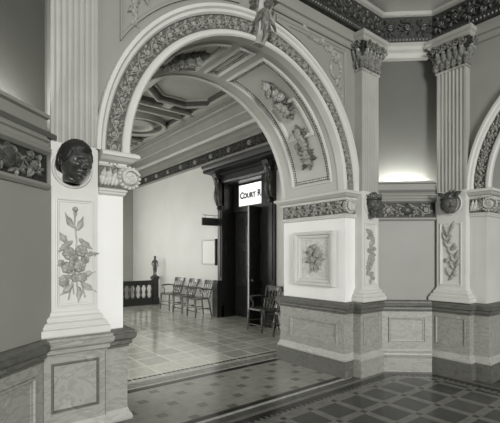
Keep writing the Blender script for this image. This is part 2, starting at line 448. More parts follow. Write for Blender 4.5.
# ------------------------------------------------------------------ big arch mouldings
def band_map(r0, y0):
    # along = arc length at r0 measured from the right springing, across = outward radius, height = towards the room
    def fn(p):
        a = p[0]/r0; r = r0+p[1]; return Vector((r*math.cos(a), y0-p[2], SPR+r*math.sin(a)))
    return fn
def archivolt(loc, rz, label, nm):
    t = thing('arch_moulding', label, 'arch', loc, rz)
    mb = MB(); mb.arc([(1.44, .02), (1.44, -.035), (1.455, -.05), (1.485, -.05), (1.505, -.03), (1.51, -.012), (1.51, .02)], SPR); mb.build('inner_moulding', M['plaster'], t)
    mb = MB(); mb.arc([(1.51, .02), (1.51, -.012), (1.645, -.012), (1.645, .02)], SPR); mb.build('band_ground', M['bandground'], t)
    mb = MB(); mb.arc([(1.645, .02), (1.645, -.03), (1.66, -.05), (1.685, -.055), (1.70, -.075), (1.73, -.075), (1.735, -.055), (1.735, .02)], SPR); mb.build('outer_moulding', M['plaster'], t)
    rb = RB(); rb.scroll_band(PI*1.578, .13, .026, 3); rb.build('leaf_band', M['leafband'], t, fn=band_map(1.578-.065, -.012))
    return t
archivolt(*FR[0], 'round arch moulding with leaf band framing the opening to the corridor', 'a')
archivolt(*FR[1], 'arch moulding rising at the far right edge past the second fluted pilaster', 'b')

# soffit coffers, mapped on the underside of the arch: along = angle arc, across = depth, height = inward
def soff(p):
    a = p[0]/RAD; r = RAD-p[2]; return Vector((r*math.cos(a), p[1], SPR+r*math.sin(a)))
def deg(d): return math.radians(d)*RAD
def coffer(a0, a1, y0, y1, parent, small=None):
    rb = RB(); sub = max(4, int((a1-a0)/4))
    rb.rectsweep(deg(a0), deg(a1), y0, y1, [(0, -.01), (0, .03), (.02, .035), (.03, .02), (.04, .0), (.04, -.01)], sub)
    rb.build('coffer_frame', M['plaster'], parent, fn=soff)
    bd = RB(); L = deg(a1)-deg(a0)-.13; nb = int(L/.034); x0 = deg(a0)+.065
    pts = [(x0+L*i/nb, yy) for i in range(nb+1) for yy in (y0+.06, y1-.06)]
    W = y1-y0-.12; nw = int(W/.034); pts += [(xx, y0+.06+W*i/nw) for i in range(nw+1) for xx in (x0, x0+L)]
    bd.beads(pts, .0165); bd.build('bead_row', M['relief_pale'], parent, fn=soff)['kind'] = 'stuff'
    # dark line under the beads
    dk = RB(); dk.rectsweep(deg(a0)+.042, deg(a1)-.042, y0+.042, y1-.042, [(0, -.004), (0, .004), (.045, .004), (.045, -.004)], sub); dk.build('bead_channel', M['bandground'], parent, fn=soff)
    if small:
        b0, b1 = small; r2 = RB(); r2.rectsweep(deg(b0), deg(b1), y0+.13, y1-.13, [(0, -.01), (0, .03), (.03, .03), (.05, .008), (.06, .006), (.06, -.01)], 6)
        r2.build('inner_panel', M['plaster'], parent, fn=soff)
st = thing('arch_soffit', 'coffered underside of the big arch with beaded panels', 'arch soffit', *FR[0])
mb = MB(); mb.arc([(RAD+.01, .0), (RAD-.002, .0), (RAD-.002, DEEP), (RAD+.01, DEEP)], SPR); mb.build('soffit_vault', M['soffit'], st)
coffer(5.5, 81, .17, .92, st, (32, 54)); coffer(99, 174.5, .17, .92, st, (126, 148)); coffer(85.5, 94.5, .17, .92, st)
mb = MB()
for y in (.01, DEEP-.07): mb.arc([(RAD+.01, y), (RAD-.018, y), (RAD-.018, y+.06), (RAD+.01, y+.06)], SPR)
mb.build('edge_roll', M['plaster'], st)
# flower swags modelled on the soffit
def swag(a0, a1, label, grp=None):
    t = thing('plaster_swag', label, 'ornament', *FR[0]); rb = FL(); rl = RB(); rnd = random.Random(int(a0*7)); y = .53
    s0, s1 = deg(a0), deg(a1); L = s1-s0
    for k in range(12):
        u = k/11; rb.flower(s0+L*(.06+.88*u)+rnd.uniform(-.02, .02), y+(.085-.06*abs(2*u-1))*rnd.choice((-1, -.2, .3, 1)), rnd.uniform(.04, .062), .085, .03, 6, 2, rnd.random())
    for k in range(46):
        u = rnd.random(); a = rnd.choice((-1, 1))*rnd.uniform(.5, 1.6)
        rl.leaf(s0+L*(.05+.9*u), y+rnd.uniform(-.03, .03), a if rnd.random() < .5 else PI-a, rnd.uniform(.08, .15), .028, .055, 0, 3, rnd.uniform(-.5, .5))
    for e in (-1, 1): rl.leaf((s0 if e < 0 else s1)-e*.06, y, 0 if e > 0 else PI, .14, .05, .05, 0, 3)
    rl.stem([(s0+L*i/8, y+.03*math.sin(i*1.7), .02) for i in range(9)], .016)
    rl.build('leaf_spray', M['capital'], t, fn=soff); rb.build('blossoms', M['leafband'], t, fn=soff)  # darker leaves carry the swag's shading in their colour
    return t
swag(46, 67, 'plaster flower swag high on the right soffit, nearer the keystone')
swag(17, 37, 'plaster flower swag lower on the right soffit, below the inner panel')
swag(106, 126, 'plaster flower swag on the left soffit beyond the keystone')

# impost blocks: cornice, frieze, beads carried round each pier
def impost(loc, rz, sides, labels):
    for sx in sides:
        path = [(-1.70, 0), (-1.5, 0), (-1.5, DEEP), (-1.9, DEEP)] if sx < 0 else [(1.9, DEEP), (1.5, DEEP), (1.5, 0), (1.70, 0)]
        t = thing('impost_block', labels[sx], 'impost', loc, rz)
        mb = MB(); mb.sweep(path, [(-.05, 2.345), (.02, 2.345), (.03, 2.36), (.03, 2.375), (.07, 2.39), (.10, 2.415), (.115, 2.42), (.115, 2.445), (.10, 2.46), (-.05, 2.46)]); mb.build('cornice', M['plaster'], t)
        mb = MB(); mb.sweep(path, [(-.05, 2.165), (.012, 2.165), (.012, 2.345), (-.05, 2.345)]); mb.build('frieze', M['bandground'], t)
        mb = MB(); mb.sweep(path, [(-.05, 2.105), (.01, 2.105), (.025, 2.12), (.025, 2.135), (.035, 2.14), (.035, 2.155), (.02, 2.165), (-.05, 2.165)]); mb.build('bead_moulding', M['plaster'], t)
        rb = RB(); rb.scroll_band(DEEP-.04, .175, .04, 9)
        fnn = on_plane((1.488, DEEP-.02, 2.167), (0, -1, 0), (0, 0, 1), (-1, 0, 0)) if sx > 0 else on_plane((-1.488, .02, 2.167), (0, 1, 0), (0, 0, 1), (1, 0, 0))
        rb.build('scroll_frieze', M['relief'], t, fn=fnn)
        # front return: acanthus and a rosette scroll at the corner
        rb = RB(); rnd = random.Random(4)
        for k in range(5): rb.leaf(.02+.028*k, .02, PI/2-.25+rnd.uniform(-.3, .3), .15, .03, .03, 0, 3, .2)
        rb.leaf(.13, .09, PI+.4, .13, .03, .03, 0, 3)
        x0 = -1.70 if sx < 0 else 1.5
        rb.build('corner_leaves', M['relief_pale'], t, fn=on_plane((x0, -.012, 2.167), (1, 0, 0), (0, 0, 1), (0, -1, 0)))
        rs = RB(); rs.spiral(0, 0, .075, 1.8, .5, 1, .014, .02, 30); rs.flower(0, 0, .055, .03, .01, 9, 2)
        for k in range(16): rs.dome(.088*math.cos(k*PI/8), .088*math.sin(k*PI/8), .013, .02)
        c = (-1.46, -.03, 2.262) if sx < 0 else (1.56, -.02, 2.262)
        mbx = MB(); mbx.lathe([(.098, -.03), (.098, .012), (.09, .02)], n=20)
        ov = on_plane(c, (1, 0, 0), (0, 0, 1), (.35, -1, 0)) if sx < 0 else on_plane(c, (1, 0, 0), (0, 0, 1), (0, -1, 0))
        mbx.build('rosette_disc', M['relief'], t, fn=ov)
        rs.build('rosette', M['relief_pale'], t, fn=lambda p: ov((p[0], p[1], p[2]+.018)))
impost(*FR[0], (-1, 1), {-1: 'white impost with corner rosette on the left pier under the arch', 1: 'impost with dark scroll frieze on the right pier under the arch'})
impost(*FR[1], (-1,), {-1: 'impost at the far right edge beside the second fluted pilaster'})

# keystone
ks = thing('keystone', 'carved dark keystone console at the crown of the big arch', 'keystone', *FR[0])
mb = MB(); prof = []
for i in range(13):
    u = i/12; z = 3.885+.42*u; y = -.05-.13*math.sin(PI*u*.5)**1.2-.03*math.sin(PI*2*u); w = .062+.035*u; prof.append((w, y, z))
v = []
for w, y, z in prof: v += [(-w, .02, z), (-w, y+.02, z), (-w*.6, y, z), (w*.6, y, z), (w, y+.02, z), (w, .02, z)]
f = [(i*6+k, i*6+k+1, (i+1)*6+k+1, (i+1)*6+k) for i in range(12) for k in range(5)]+[tuple(range(6)), tuple(range(72, 78))]
mb.add(v, f); mb.build('console', M['relief'], ks)
def kmap(p):
    u = min(max(p[1]/.42, 0), 1); y = -.05-.13*math.sin(PI*u*.5)**1.2-.03*math.sin(PI*2*u); return Vector((p[0], y-p[2], 3.885+p[1]))
rb = RB()
for a in (-.55, -.2, .2, .55): rb.leaf(a*.03, .34, -PI/2+a, .24, .03, .035, 0, 3)
rb.leaf(0, .36, -PI/2, .34, .045, .05, 0, 4); rb.flower(0, .37, .05, .05, .02)
rb.build('acanthus', M['capital'], ks, fn=kmap)
mb = MB(); mb.box(-.125, .125, -.22, .02, 4.30, 4.36); mb.box(-.11, .11, -.20, .02, 4.36, 4.40); mb.build('cap', M['plaster_grey'], ks)
for sx in (-1, 1):
    for a_ in ((0, 0, .05, 1.5, 0, 1, .012, .02), (.02, -.26, .03, 1.3, 0, 1, .009, .02)):
        rb = RB(); rb.spiral(*a_); rb.build('side_scroll', M['capital'], ks, fn=on_plane((sx*.098, -.10, 4.24), (0, 1, 0), (0, 0, 1), (sx, 0, 0)))

# spandrel panels
def spandrel(sx, label):
    t = thing('spandrel_panel', label, 'wall panel', *FR[0]); R2 = 1.80; rb = RB()
    xr = 1.52; zt = 4.325; pts = []
    a_lo = math.acos(xr/R2); a_hi = math.acos(.26/R2) if R2*math.sin(math.acos(.26/R2))+SPR < zt-.02 else math.asin((zt-.09-SPR)/R2)
    for i in range(17):
        a = a_hi+(a_lo-a_hi)*i/16; pts.append((R2*math.cos(a), SPR+R2*math.sin(a)))
    xl = pts[0][0]
    pts = pts+[(xr, zt), (xl, zt)]
    if sx < 0: pts = [(-x, z) for x, z in reversed(pts)]
    # counter-clockwise check
    A = sum(pts[i-1][0]*pts[i][1]-pts[i][0]*pts[i-1][1] for i in range(len(pts)))
    if A < 0: pts.reverse()
    rb.polyframe(pts, .06, .022); F = on_plane((0, 0, 0), (1, 0, 0), (0, 0, 1), (0, -1, 0))
    rb.build('panel_moulding', M['plaster_grey'], t, fn=F)
    r2 = RB(); fl = FL(); rnd = random.Random(11); cx, cz = sx*1.30, 4.08
    for k in range(16):
        a = 2*PI*k/16; fl_r = .115
        r2.leaf(cx+fl_r*math.cos(a), cz-.06+fl_r*1.2*math.sin(a), a+PI/2+.5, .09, .022, .028, 0, 2)
    r2.stem([(cx+.112*math.cos(k*PI/10), cz-.06+.137*math.sin(k*PI/10)) for k in range(21)], .013)
    for dx, dz, r in ((-.04, .12, .055), (.05, .10, .05), (0, .05, .045), (-.1, .15, .045)): fl.flower(cx+sx*dx, cz+dz, r, .04)
    for k in range(9):
        u = k/8; x = cx-sx*(.12+.40*u); z = cz+.12+.10*u+.02*math.sin(k); r2.leaf(x, z, (PI if sx > 0 else 0)-sx*(.3+rnd.uniform(-.7, .7)), .12, .025, .03, 0, 3)
    for k in range(8):
        u = k/7; x = cx+sx*.08*math.sin(u*3)+sx*.04*u; z = cz-.18-.30*u; r2.leaf(x, z, -PI/2+rnd.uniform(-.8, .8), .10, .022, .03, 0, 3)
    for u in (.25, .6): fl.flower(cx+sx*.09, cz-.2-.25*u, .035, .03)
    r2.build('wreath_leaves', M['leafband'], t, fn=F); fl.build('wreath_flowers', M['relief'], t, fn=F)
spandrel(1, 'triangular spandrel panel with wreath relief right of the keystone'); spandrel(-1, 'triangular spandrel panel left of the keystone, at the top of the photo')

# architrave and entablature
EN = [(.3, WY), (PRX-.19, WY)]
mb = MB(); mb.sweep([(0.95, WY), (PRX-.17, WY)], [(-.05, 4.36), (.02, 4.36), (.03, 4.375), (.03, 4.44), (.055, 4.45), (.06, 4.47), (.06, 4.58), (-.05, 4.58)]); struct(mb.build('trim_architrave_back', M['plaster_grey']))
mb = MB(); mb.sweep([(RX, P2Y-.17), (RX, -1.4)], [(-.05, 4.36), (.02, 4.36), (.03, 4.375), (.03, 4.44), (.055, 4.45), (.06, 4.47), (.06, 4.58), (-.05, 4.58)]); struct(mb.build('trim_architrave_right', M['plaster_grey']))
front = [(dL0[0]-.0, dL0[1]-1.5), dL0, dL1, dR0, dR1, (dR1[0], -1.4)]
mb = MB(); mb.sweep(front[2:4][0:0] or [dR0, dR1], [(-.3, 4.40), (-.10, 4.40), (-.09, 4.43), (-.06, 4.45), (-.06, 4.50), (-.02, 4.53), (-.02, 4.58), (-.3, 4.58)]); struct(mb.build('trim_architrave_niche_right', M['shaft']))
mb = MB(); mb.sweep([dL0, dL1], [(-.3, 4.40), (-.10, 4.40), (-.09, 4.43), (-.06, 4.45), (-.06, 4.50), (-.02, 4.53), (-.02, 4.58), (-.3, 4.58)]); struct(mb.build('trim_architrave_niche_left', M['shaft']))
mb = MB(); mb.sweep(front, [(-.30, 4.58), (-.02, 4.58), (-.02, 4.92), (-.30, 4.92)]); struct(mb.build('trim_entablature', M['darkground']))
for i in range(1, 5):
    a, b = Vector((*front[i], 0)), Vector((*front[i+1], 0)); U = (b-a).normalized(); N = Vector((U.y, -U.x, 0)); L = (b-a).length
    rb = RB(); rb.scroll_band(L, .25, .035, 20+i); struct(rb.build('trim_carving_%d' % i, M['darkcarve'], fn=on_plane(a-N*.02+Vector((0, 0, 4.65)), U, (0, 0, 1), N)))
    db = RB(); nd = int(L/.045); db.beads([(L*(k+.5)/nd, .035) for k in range(nd)], .018); struct(db.build('trim_dentil_%d' % i, M['capital'], fn=on_plane(a-N*.02+Vector((0, 0, 4.58)), U, (0, 0, 1), N)))
mb = MB(); mb.sweep(front, [(-.30, 4.92), (.0, 4.92), (.03, 4.94), (.05, 4.97), (.34, 4.985), (.36, 5.02), (.38, 5.12), (-.30, 5.12)]); struct(mb.build('trim_cornice', M['panelshade']))

# ------------------------------------------------------------------ pilasters
def flute_section(w, yf, n=7):
    pts = [(-w, 0), (-w, yf)]; m = .022; p = (2*w-2*m)/n
    for k in range(n):
        x0 = -w+m+k*p; f = p*.40; c = x0+p/2
        pts.append((c-f, yf))
        for j in range(1, 6):
            a = PI*j/6; pts.append((c-f*math.cos(a), yf+f*.55*math.sin(a)))
        pts.append((c+f, yf))
    pts += [(w, yf), (w, 0)]
    return pts
def make_pilaster(label, loc, rz, kind):
    t = thing('pilaster', label, 'pilaster', loc, rz)
    w, yf = .19, -.12
    PED = .245
    if kind == 'rose': PED, w = .226, .174
    ped = [(-PED, 0), (-PED, -.14), (PED, -.14), (PED, 0)]
    mb = MB(); mb.box(-PED, PED, -.14, .0, .31, .83); pd = mb.build('pedestal', M['marble'], t)
    mb = MB(); mb.sweep(ped, BASE); mb.build('plinth', M['marble_dark'] if kind == 'shell' else M['marble'], pd)
    mb = MB(); mb.sweep(ped, MOULD); mb.build('plinth_moulding', M['marble_pale'], pd)
    mb = MB(); mb.sweep(ped, CAPP); mb.build('pedestal_cap', M['marble'] if kind == 'rose' else M['marble_dark'], pd)
    rb = RB(); rb.rectsweep(-PED+.05, PED-.05, .41, .785, [(0, -.01), (0, .012), (.012, .012), (.02, .002), (.02, -.01)]); rb.build('panel_moulding', M['marble_dark' if kind == 'rose' else 'marble'], pd, fn=on_plane((0, -.14, 0), (1, 0, 0), (0, 0, 1), (0, -1, 0)))
    sh = [(-w, 0), (-w, yf), (w, yf), (w, 0)]
    mb = MB(); mb.sweep(sh, [(-.12, .99), (.072, .99), (.078, 1.0), (.078, 1.045), (.06, 1.052), (.066, 1.065), (.05, 1.09), (.03, 1.10), (.036, 1.115), (.03, 1.13), (.012, 1.145), (.008, 1.165), (0, 1.175), (-.12, 1.175)])
    mb.build('base', M['pilaster'], t)
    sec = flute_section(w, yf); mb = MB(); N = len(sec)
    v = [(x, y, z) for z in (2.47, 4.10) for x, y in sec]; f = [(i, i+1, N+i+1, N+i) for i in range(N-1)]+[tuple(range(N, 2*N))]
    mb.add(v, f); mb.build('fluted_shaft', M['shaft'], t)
    mb = MB(); mb.box(-w, w, yf, 0, 1.175, 2.47); mb.build('shaft_block', M['pilaster'], t)
    F = on_plane((0, yf, 0), (1, 0, 0), (0, 0, 1), (0, -1, 0))
    rb = RB(); rb.rectsweep(-.142, .142, 1.205, 2.045, [(0, -.005), (0, .013), (.010, .015), (.018, .006), (.026, .006), (.03, .002), (.03, -.005)]); pn = rb.build('relief_panel', M['pilaster'], t, fn=F)
    rnd = random.Random({'rose': 1, 'vine': 2, 'shell': 3}[kind]); lf = RB(); fl = FL()
    if kind == 'rose':
        lf.stem([(.0, 1.95), (-.005, 1.85), (.012, 1.72), (.0, 1.6), (.0, 1.45), (.03, 1.28)], .006); lf.stem([(.0, 1.5), (-.05, 1.26)], .006); lf.stem([(.02, 1.5), (.075, 1.27)], .006); lf.stem([(-.03, 1.6), (-.01, 1.3)], .005)
        fl.dome(.0, 1.965, .022, .03); lf.leaf(0, 1.95, -PI/2, .05, .015, .02, 0, 1)
        for x, z, r in ((-.045, 1.62, .052), (.045, 1.64, .05), (-.055, 1.51, .05), (.03, 1.52, .052), (.072, 1.57, .034), (-.082, 1.40, .042), (.05, 1.43, .04), (-.01, 1.57, .04), (.0, 1.43, .036)):
            fl.flower(x, z, r, .04, .006, 6, 2, rnd.random())
        for x, z, a, L in ((-.0, 1.82, 2.5, .13), (.01, 1.80, .9, .12), (-.02, 1.72, 3.9, .15), (.03, 1.74, -.9, .14), (.09, 1.6, .6, .09), (-.06, 1.7, 2.2, .1), (.04, 1.40, -.8, .15), (-.02, 1.38, -2.2, .12), (.05, 1.46, -.2, .1), (-.08, 1.56, 3.4, .07), (.02, 1.36, -1.2, .12), (-.03, 1.45, -2.6, .1)):
            lf.leaf(x, z, a, L, .024, .02, 0, 2, rnd.uniform(-.4, .4))
    elif kind == 'vine':
        lf.stem([(.04*math.sin(z*12), z) for z in [1.27+.03*i for i in range(24)]], .008)
        for k in range(22):
            z = 1.28+.032*k; x = .04*math.sin(z*12); lf.leaf(x, z, rnd.uniform(-.8, .8)+(0 if k % 2 else PI), .085, .03, .03, 0, 3, .3)
        for k in range(6): fl.flower(.045*(-1)**k, 1.30+.125*k, .036, .035)
    else:
        lf.stem([(.055*math.sin(z*9.5), z) for z in [1.27+.03*i for i in range(24)]], .008)
        for k in range(15):
            z = 1.28+.048*k; x = .055*math.sin(z*9.5); lf.leaf(x, z, PI/2+(.8 if k % 2 else -.9), .12, .026, .028, 0, 2, .4*(-1)**k)
        for k in range(4): fl.flower(.05*(-1)**k, 1.36+.18*k, .038, .03)
    mr = M['relief_mid' if kind == 'rose' else 'relief']; lf.build('relief_leaves', mr, pn, fn=F); fl.build('relief_flowers', mr, pn, fn=F)
    # capital
    mb = MB(); mb.sweep(sh, [(-.12, 4.08), (.012, 4.08), (.018, 4.095), (.012, 4.11), (-.12, 4.11)]); mb.build('necking', M['leafband'], t)
    mb = MB(); mb.sweep(sh, [(-.12, 4.11), (.0, 4.11), (.008, 4.2), (.025, 4.32), (.06, 4.41), (.07, 4.44), (-.12, 4.44)]); cp = mb.build('capital', M['darkground'], t)
    rb = RB(); faces = []
    def facemap(o, U, Nn):
        o, U, Nn = Vector(o), Vector(U), Vector(Nn)
        return lambda p: o+U*p[0]+Vector((0, 0, p[1]))+Nn*(p[2]+.10*max(0, (p[1]-.02)/.33)**2.2)
    allv = MB()
    for o, U, Nn, W in (((-w, yf, 4.11), (1, 0, 0), (0, -1, 0), 2*w), ((-w, 0, 4.11), (0, -1, 0), (-1, 0, 0), .12), ((w, yf, 4.11), (0, 1, 0), (1, 0, 0), .12)):
        rb = RB(); n = max(2, round(W/.075)); r3 = random.Random(5)
        for k in range(n+1): rb.leaf(W*k/n, .0, PI/2, .17, .05, .045, 0, 4)
        for k in range(n): rb.leaf(W*(k+.5)/n, .08, PI/2, .20, .045, .05, .01, 4)
        for k in range(n+1): rb.spiral(W*k/n, .27, .045, 1.3, 0, (-1)**k, .013, .05)
        for k in range(n): rb.flower(W*(k+.5)/n, .29, .035, .05)
        fm = facemap(o, U, Nn); allv.add([fm(p) for p in rb.v], rb.f)
    allv.build('acanthus_leaves', M['capital'], cp)
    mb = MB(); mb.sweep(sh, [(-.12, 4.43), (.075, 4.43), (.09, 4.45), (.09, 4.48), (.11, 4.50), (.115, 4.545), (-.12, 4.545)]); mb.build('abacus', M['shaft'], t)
    mb = MB(); mb.box(-w-.06, w+.06, yf-.05, .0, 4.54, 4.60); mb.build('block', M['darkground'], t)
    return t
make_pilaster('fluted white pilaster at the left with rose relief panel', (PLX+.0, WY+.075, 0), 0, 'rose')
make_pilaster('fluted pilaster beside the right foot of the big arch, with vine relief', (PRX, WY, 0), 0, 'vine')
make_pilaster('fluted pilaster near the right edge, beyond the niche', (RX, P2Y, 0), -PI/2, 'shell')

# ------------------------------------------------------------------ sculpted heads in roundels
def G(x, z, cx, cz, sx, sz): return math.exp(-((x-cx)/sx)**2-((z-cz)/sz)**2)
def head_mesh(kind):
    nu, nv = 112, 96; v = []
    for j in range(nv+1):
        ph = PI*j/nv; z = math.cos(ph); sr = math.sin(ph)
        for i in range(nu):
            th = 2*PI*i/nu; x, y = sr*math.cos(th), sr*math.sin(th)
            v.append((x, y, z))
    out = []
    for x, y, z in v:
        zz = z*1.12; X = x*.80; Y = y*.98
        if z < 0:
            k = (-z)**1.4; X *= 1-.34*k
            if y > 0: Y *= 1-.35*k
        if y < 0:
            Y *= .93
            fr = (-y)**.6; ax = abs(X); d = 0
            d += .13*G(ax, zz, .24, .27, .24, .075)           # brow ridge
            d -= .20*G(ax, zz, .29, .09, .15, .10)            # eye sockets
            d += .17*G(ax, zz, .29, .07, .095, .06)           # eyeball under the lids
            d -= .05*G(ax, zz, .29, .015, .12, .018)          # crease under the lower lid
            d -= .05*G(ax, zz, .29, .135, .13, .018)          # crease over the upper lid
            d += .30*G(X, zz, 0, -.25, .12, .10)              # tip of the nose
            d += .19*G(X, zz, 0, -.03, .085, .20)             # bridge
            d += .17*G(ax, zz, .16, -.28, .075, .065)         # nostrils
            d -= .06*G(ax, zz, .30, -.30, .05, .12)           # fold beside the nose
            d += .10*G(ax, zz, .48, -.16, .17, .15)           # cheekbones
            d -= .08*G(ax, zz, .44, -.52, .14, .18)
            d += .22*G(X, zz, 0, -.515, .23, .055)            # upper lip
            d += .23*G(X, zz, 0, -.675, .20, .06)             # lower lip
            d -= .12*G(X, zz, 0, -.59, .27, .022)             # mouth line
            d -= .09*G(X, zz, 0, -.79, .2, .05)
            d += .18*G(X, zz, 0, -.95, .22, .13)              # chin
            Y -= d*fr
        out.append((X, Y, zz))
    f = [(j*nu+i, j*nu+(i+1)%nu, (j+1)*nu+(i+1)%nu, (j+1)*nu+i) for j in range(nv) for i in range(nu)]
    mb = MB(); mb.add(out, f)
    # ears
    for sx in (-1, 1):
        pts = []
        for k in range(15):
            a = -2.4+4.9*k/14; pts.append((sx*(.80+.05), .10+.15*math.cos(a)*1.0, -.02+.25*math.sin(a)))
        mb.tube(pts, [.05]*15, 6); mb.ball((sx*.79, .10, -.02), (.05, .13, .22), 10, 7); mb.ball((sx*.82, .02, -.24), (.06, .07, .08), 8, 6)
    # neck running down into cut-off shoulders
    prof = [(-.45, .50, .52, .10), (-.9, .47, .5, .14), (-1.2, .50, .50, .12), (-1.45, .66, .52, .10), (-1.62, .90, .55, .10), (-1.72, .98, .52, .10)]
    n = 28; vv = []
    for z, rx, ry, cy in prof: vv += [(rx*math.cos(2*PI*k/n), cy+ry*math.sin(2*PI*k/n), z) for k in range(n)]
    ff = [(i*n+k, i*n+(k+1)%n, (i+1)*n+(k+1)%n, (i+1)*n+k) for i in range(len(prof)-1) for k in range(n)]+[tuple(range(n)), tuple(range((len(prof)-1)*n, len(prof)*n))]
    mb.add(vv, ff)
    return mb
def hair_mesh(style):
    nu, nv = 96, 60; v = []; keep = []
    for j in range(nv+1):
        ph = PI*j/nv; z = math.cos(ph); sr = math.sin(ph)
        for i in range(nu):
            th = 2*PI*i/nu; x, y = sr*math.cos(th), sr*math.sin(th)
            if y < 0: line = .50-.12*abs(x)**2*1.0 - .55*max(0, abs(x)-.72)/.28
            else: line = -.05-.62*min(1, y*1.3)
            over = (z-line)
            k = min(1, max(0, over/.14)); th_ = {'curls': .13, 'cap': .07, 'wave': .11}[style]
            nz = noise.noise(Vector((x, y, z))*7.5)*.5+noise.noise(Vector((x, y, z))*15)*.35
            r = 1+(th_+.07*nz)*k - .06*(1-k)
            v.append((x*.80*r, y*.98*r, z*1.12*r)); keep.append(over > -.03)
    f = [(j*nu+i, j*nu+(i+1)%nu, (j+1)*nu+(i+1)%nu, (j+1)*nu+i) for j in range(nv) for i in range(nu)]
    f = [q for q in f if all(keep[a] for a in q)]
    mb = MB(); mb.add(v, f); return mb
def roundel_head(label, loc, rz, yaw, tilt, sc, kind, dz=0.0, roll=0.):
    """loc: middle of the roundel on the pilaster face; yaw: turn of the face from straight out"""
    t = thing('sculpted_head', label, 'sculpture', loc, rz)
    rb = MB()
    prof = [(.128, 0), (.128, .014), (.140, .022), (.150, .014), (.150, 0)]; n = 40; v = []
    for k in range(n):
        a = 2*PI*k/n; v += [(r*math.cos(a), -h+.003, r*math.sin(a)) for r, h in prof]
    f = [(k*5+a, k*5+(a+1)%5, ((k+1)%n)*5+(a+1)%5, ((k+1)%n)*5+a) for k in range(n) for a in range(5)]
    rb.add(v, f); rb.build('roundel_rim', M['plaster'], t, True)
    mb = MB(); mb.add([(.13*math.cos(2*PI*k/n), -.002, .13*math.sin(2*PI*k/n)) for k in range(n)]+[(.13*math.cos(2*PI*k/n), .01, .13*math.sin(2*PI*k/n)) for k in range(n)], [tuple(range(n)), tuple(range(n, 2*n))]+[(k, (k+1)%n, n+(k+1)%n, n+k) for k in range(n)])
    mb.build('roundel_disc', M['relief_pale'], t)
    R = Matrix.Translation((0, -.08 if kind == 'curls' else -.045, dz)) @ Matrix.Rotation(yaw, 4, 'Z') @ Matrix.Rotation(roll, 4, 'Y') @ Matrix.Rotation(tilt, 4, 'X') @ Matrix.Diagonal(((sc, sc, sc, 1) if kind == 'curls' else (sc*.84, sc*.9, sc*1.02, 1)))
    def fn(p):
        q = R @ Vector(p); q.y = min(q.y, -.002)
        d = math.hypot(q.x, q.z)
        if q.z < -.06 and d > .126: k = .126/d; q.x *= k; q.z *= k     # shoulders end at the rim
        return q
    head_mesh(kind).build('head', M['bronze'] if kind == 'curls' else M['bronze_mid'], t, True, fn=fn)
    hm = 'bronze_hair' if kind == 'curls' else 'bronze'
    hair_mesh({'curls': 'curls', 'crown': 'wave', 'plume': 'cap'}[kind]).build('hair', M[hm], t, True, fn=fn)
    if kind == 'crown':
        mb = RB(); rnd = random.Random(3)
        for k in range(26):
            a = 2*PI*k/26; x, y = .86*math.cos(a), .98*math.sin(a)
            vv = RB(); vv.leaf(0, 0, PI/2, .46+rnd.uniform(-.12, .1), .13, .10, 0, 3)
            cs, sn = math.cos(a), math.sin(a)
            mb.add([Vector((x+cs*(p.z+.12*p.y)-sn*p.x, y+sn*(p.z+.12*p.y)+cs*p.x, .52+p.y)) for p in vv.v], vv.f)
        mb.build('leaf_crown', M['bronze_mid'], t, False, fn=lambda p: R @ Vector(p))
        mb = MB(); mb.tube([(.86*math.cos(2*PI*k/32), .99*math.sin(2*PI*k/32), .50) for k in range(33)], .10, 8); mb.build('head_band', M['bronze'], t, True, fn=lambda p: R @ Vector(p))
        mb = MB(); rnd = random.Random(8)
        for k in range(90):
            a = -PI/2+rnd.uniform(-1.15, 1.15); q = rnd.uniform(-.55, -1.25); rr = .78-.25*max(0, -q-.7)
            mb.ball((rr*.78*math.cos(a), rr*1.05*math.sin(a)-.02, q+.05 if abs(a+PI/2) > .35 else min(q, -.85)), (.075, .075, .15), 8, 6)
        mb.build('beard', M['bronze'], t, True, fn=lambda p: R @ Vector(p))
    if kind == 'plume':
        mb = MB(); mb.tube([(.84*math.cos(2*PI*k/32), .97*math.sin(2*PI*k/32), .55) for k in range(33)], .09, 8); mb.build('head_band', M['bronze'], t, True, fn=lambda p: R @ Vector(p))
        mb = MB(); rnd = random.Random(2)
        for k in range(17):
            a = rnd.uniform(-.5, .5); x0 = -.8+1.6*k/16; vv = RB(); vv.leaf(0, 0, 0, .65+.25*rnd.random(), .13, .09, 0, 3, .15)
            ang = .25+.9*(1-k/16)*rnd.uniform(.5, 1.2) if k > 4 else 2.6+rnd.uniform(-.3, .3); ca, sa = math.cos(ang), math.sin(ang)
            mb.add([Vector((x0*.7+p.x*ca-p.y*sa, -.45-p.z+a*.6, .72+p.x*sa+p.y*ca)) for p in vv.v], vv.f)
        mb.build('feather_headdress', M['bronze'], t, False, fn=lambda p: R @ Vector(p))
    return t
roundel_head('dark sculpted head with short curly hair in a roundel on the left pilaster', (PLX-.02, WY-.047, 2.275), 0, math.radians(24), .16, .138, 'curls', .04)
roundel_head('sculpted bearded head with a leaf crown on the pilaster beside the arch', (PRX, WY-.122, 2.30), 0, math.radians(-40), -.02, .136, 'crown', -.01)
roundel_head('sculpted head with feather headdress on the pilaster near the right edge', (RX-.122, P2Y, 2.295), -PI/2, math.radians(36), .0, .138, 'plume', -.01, -.1)

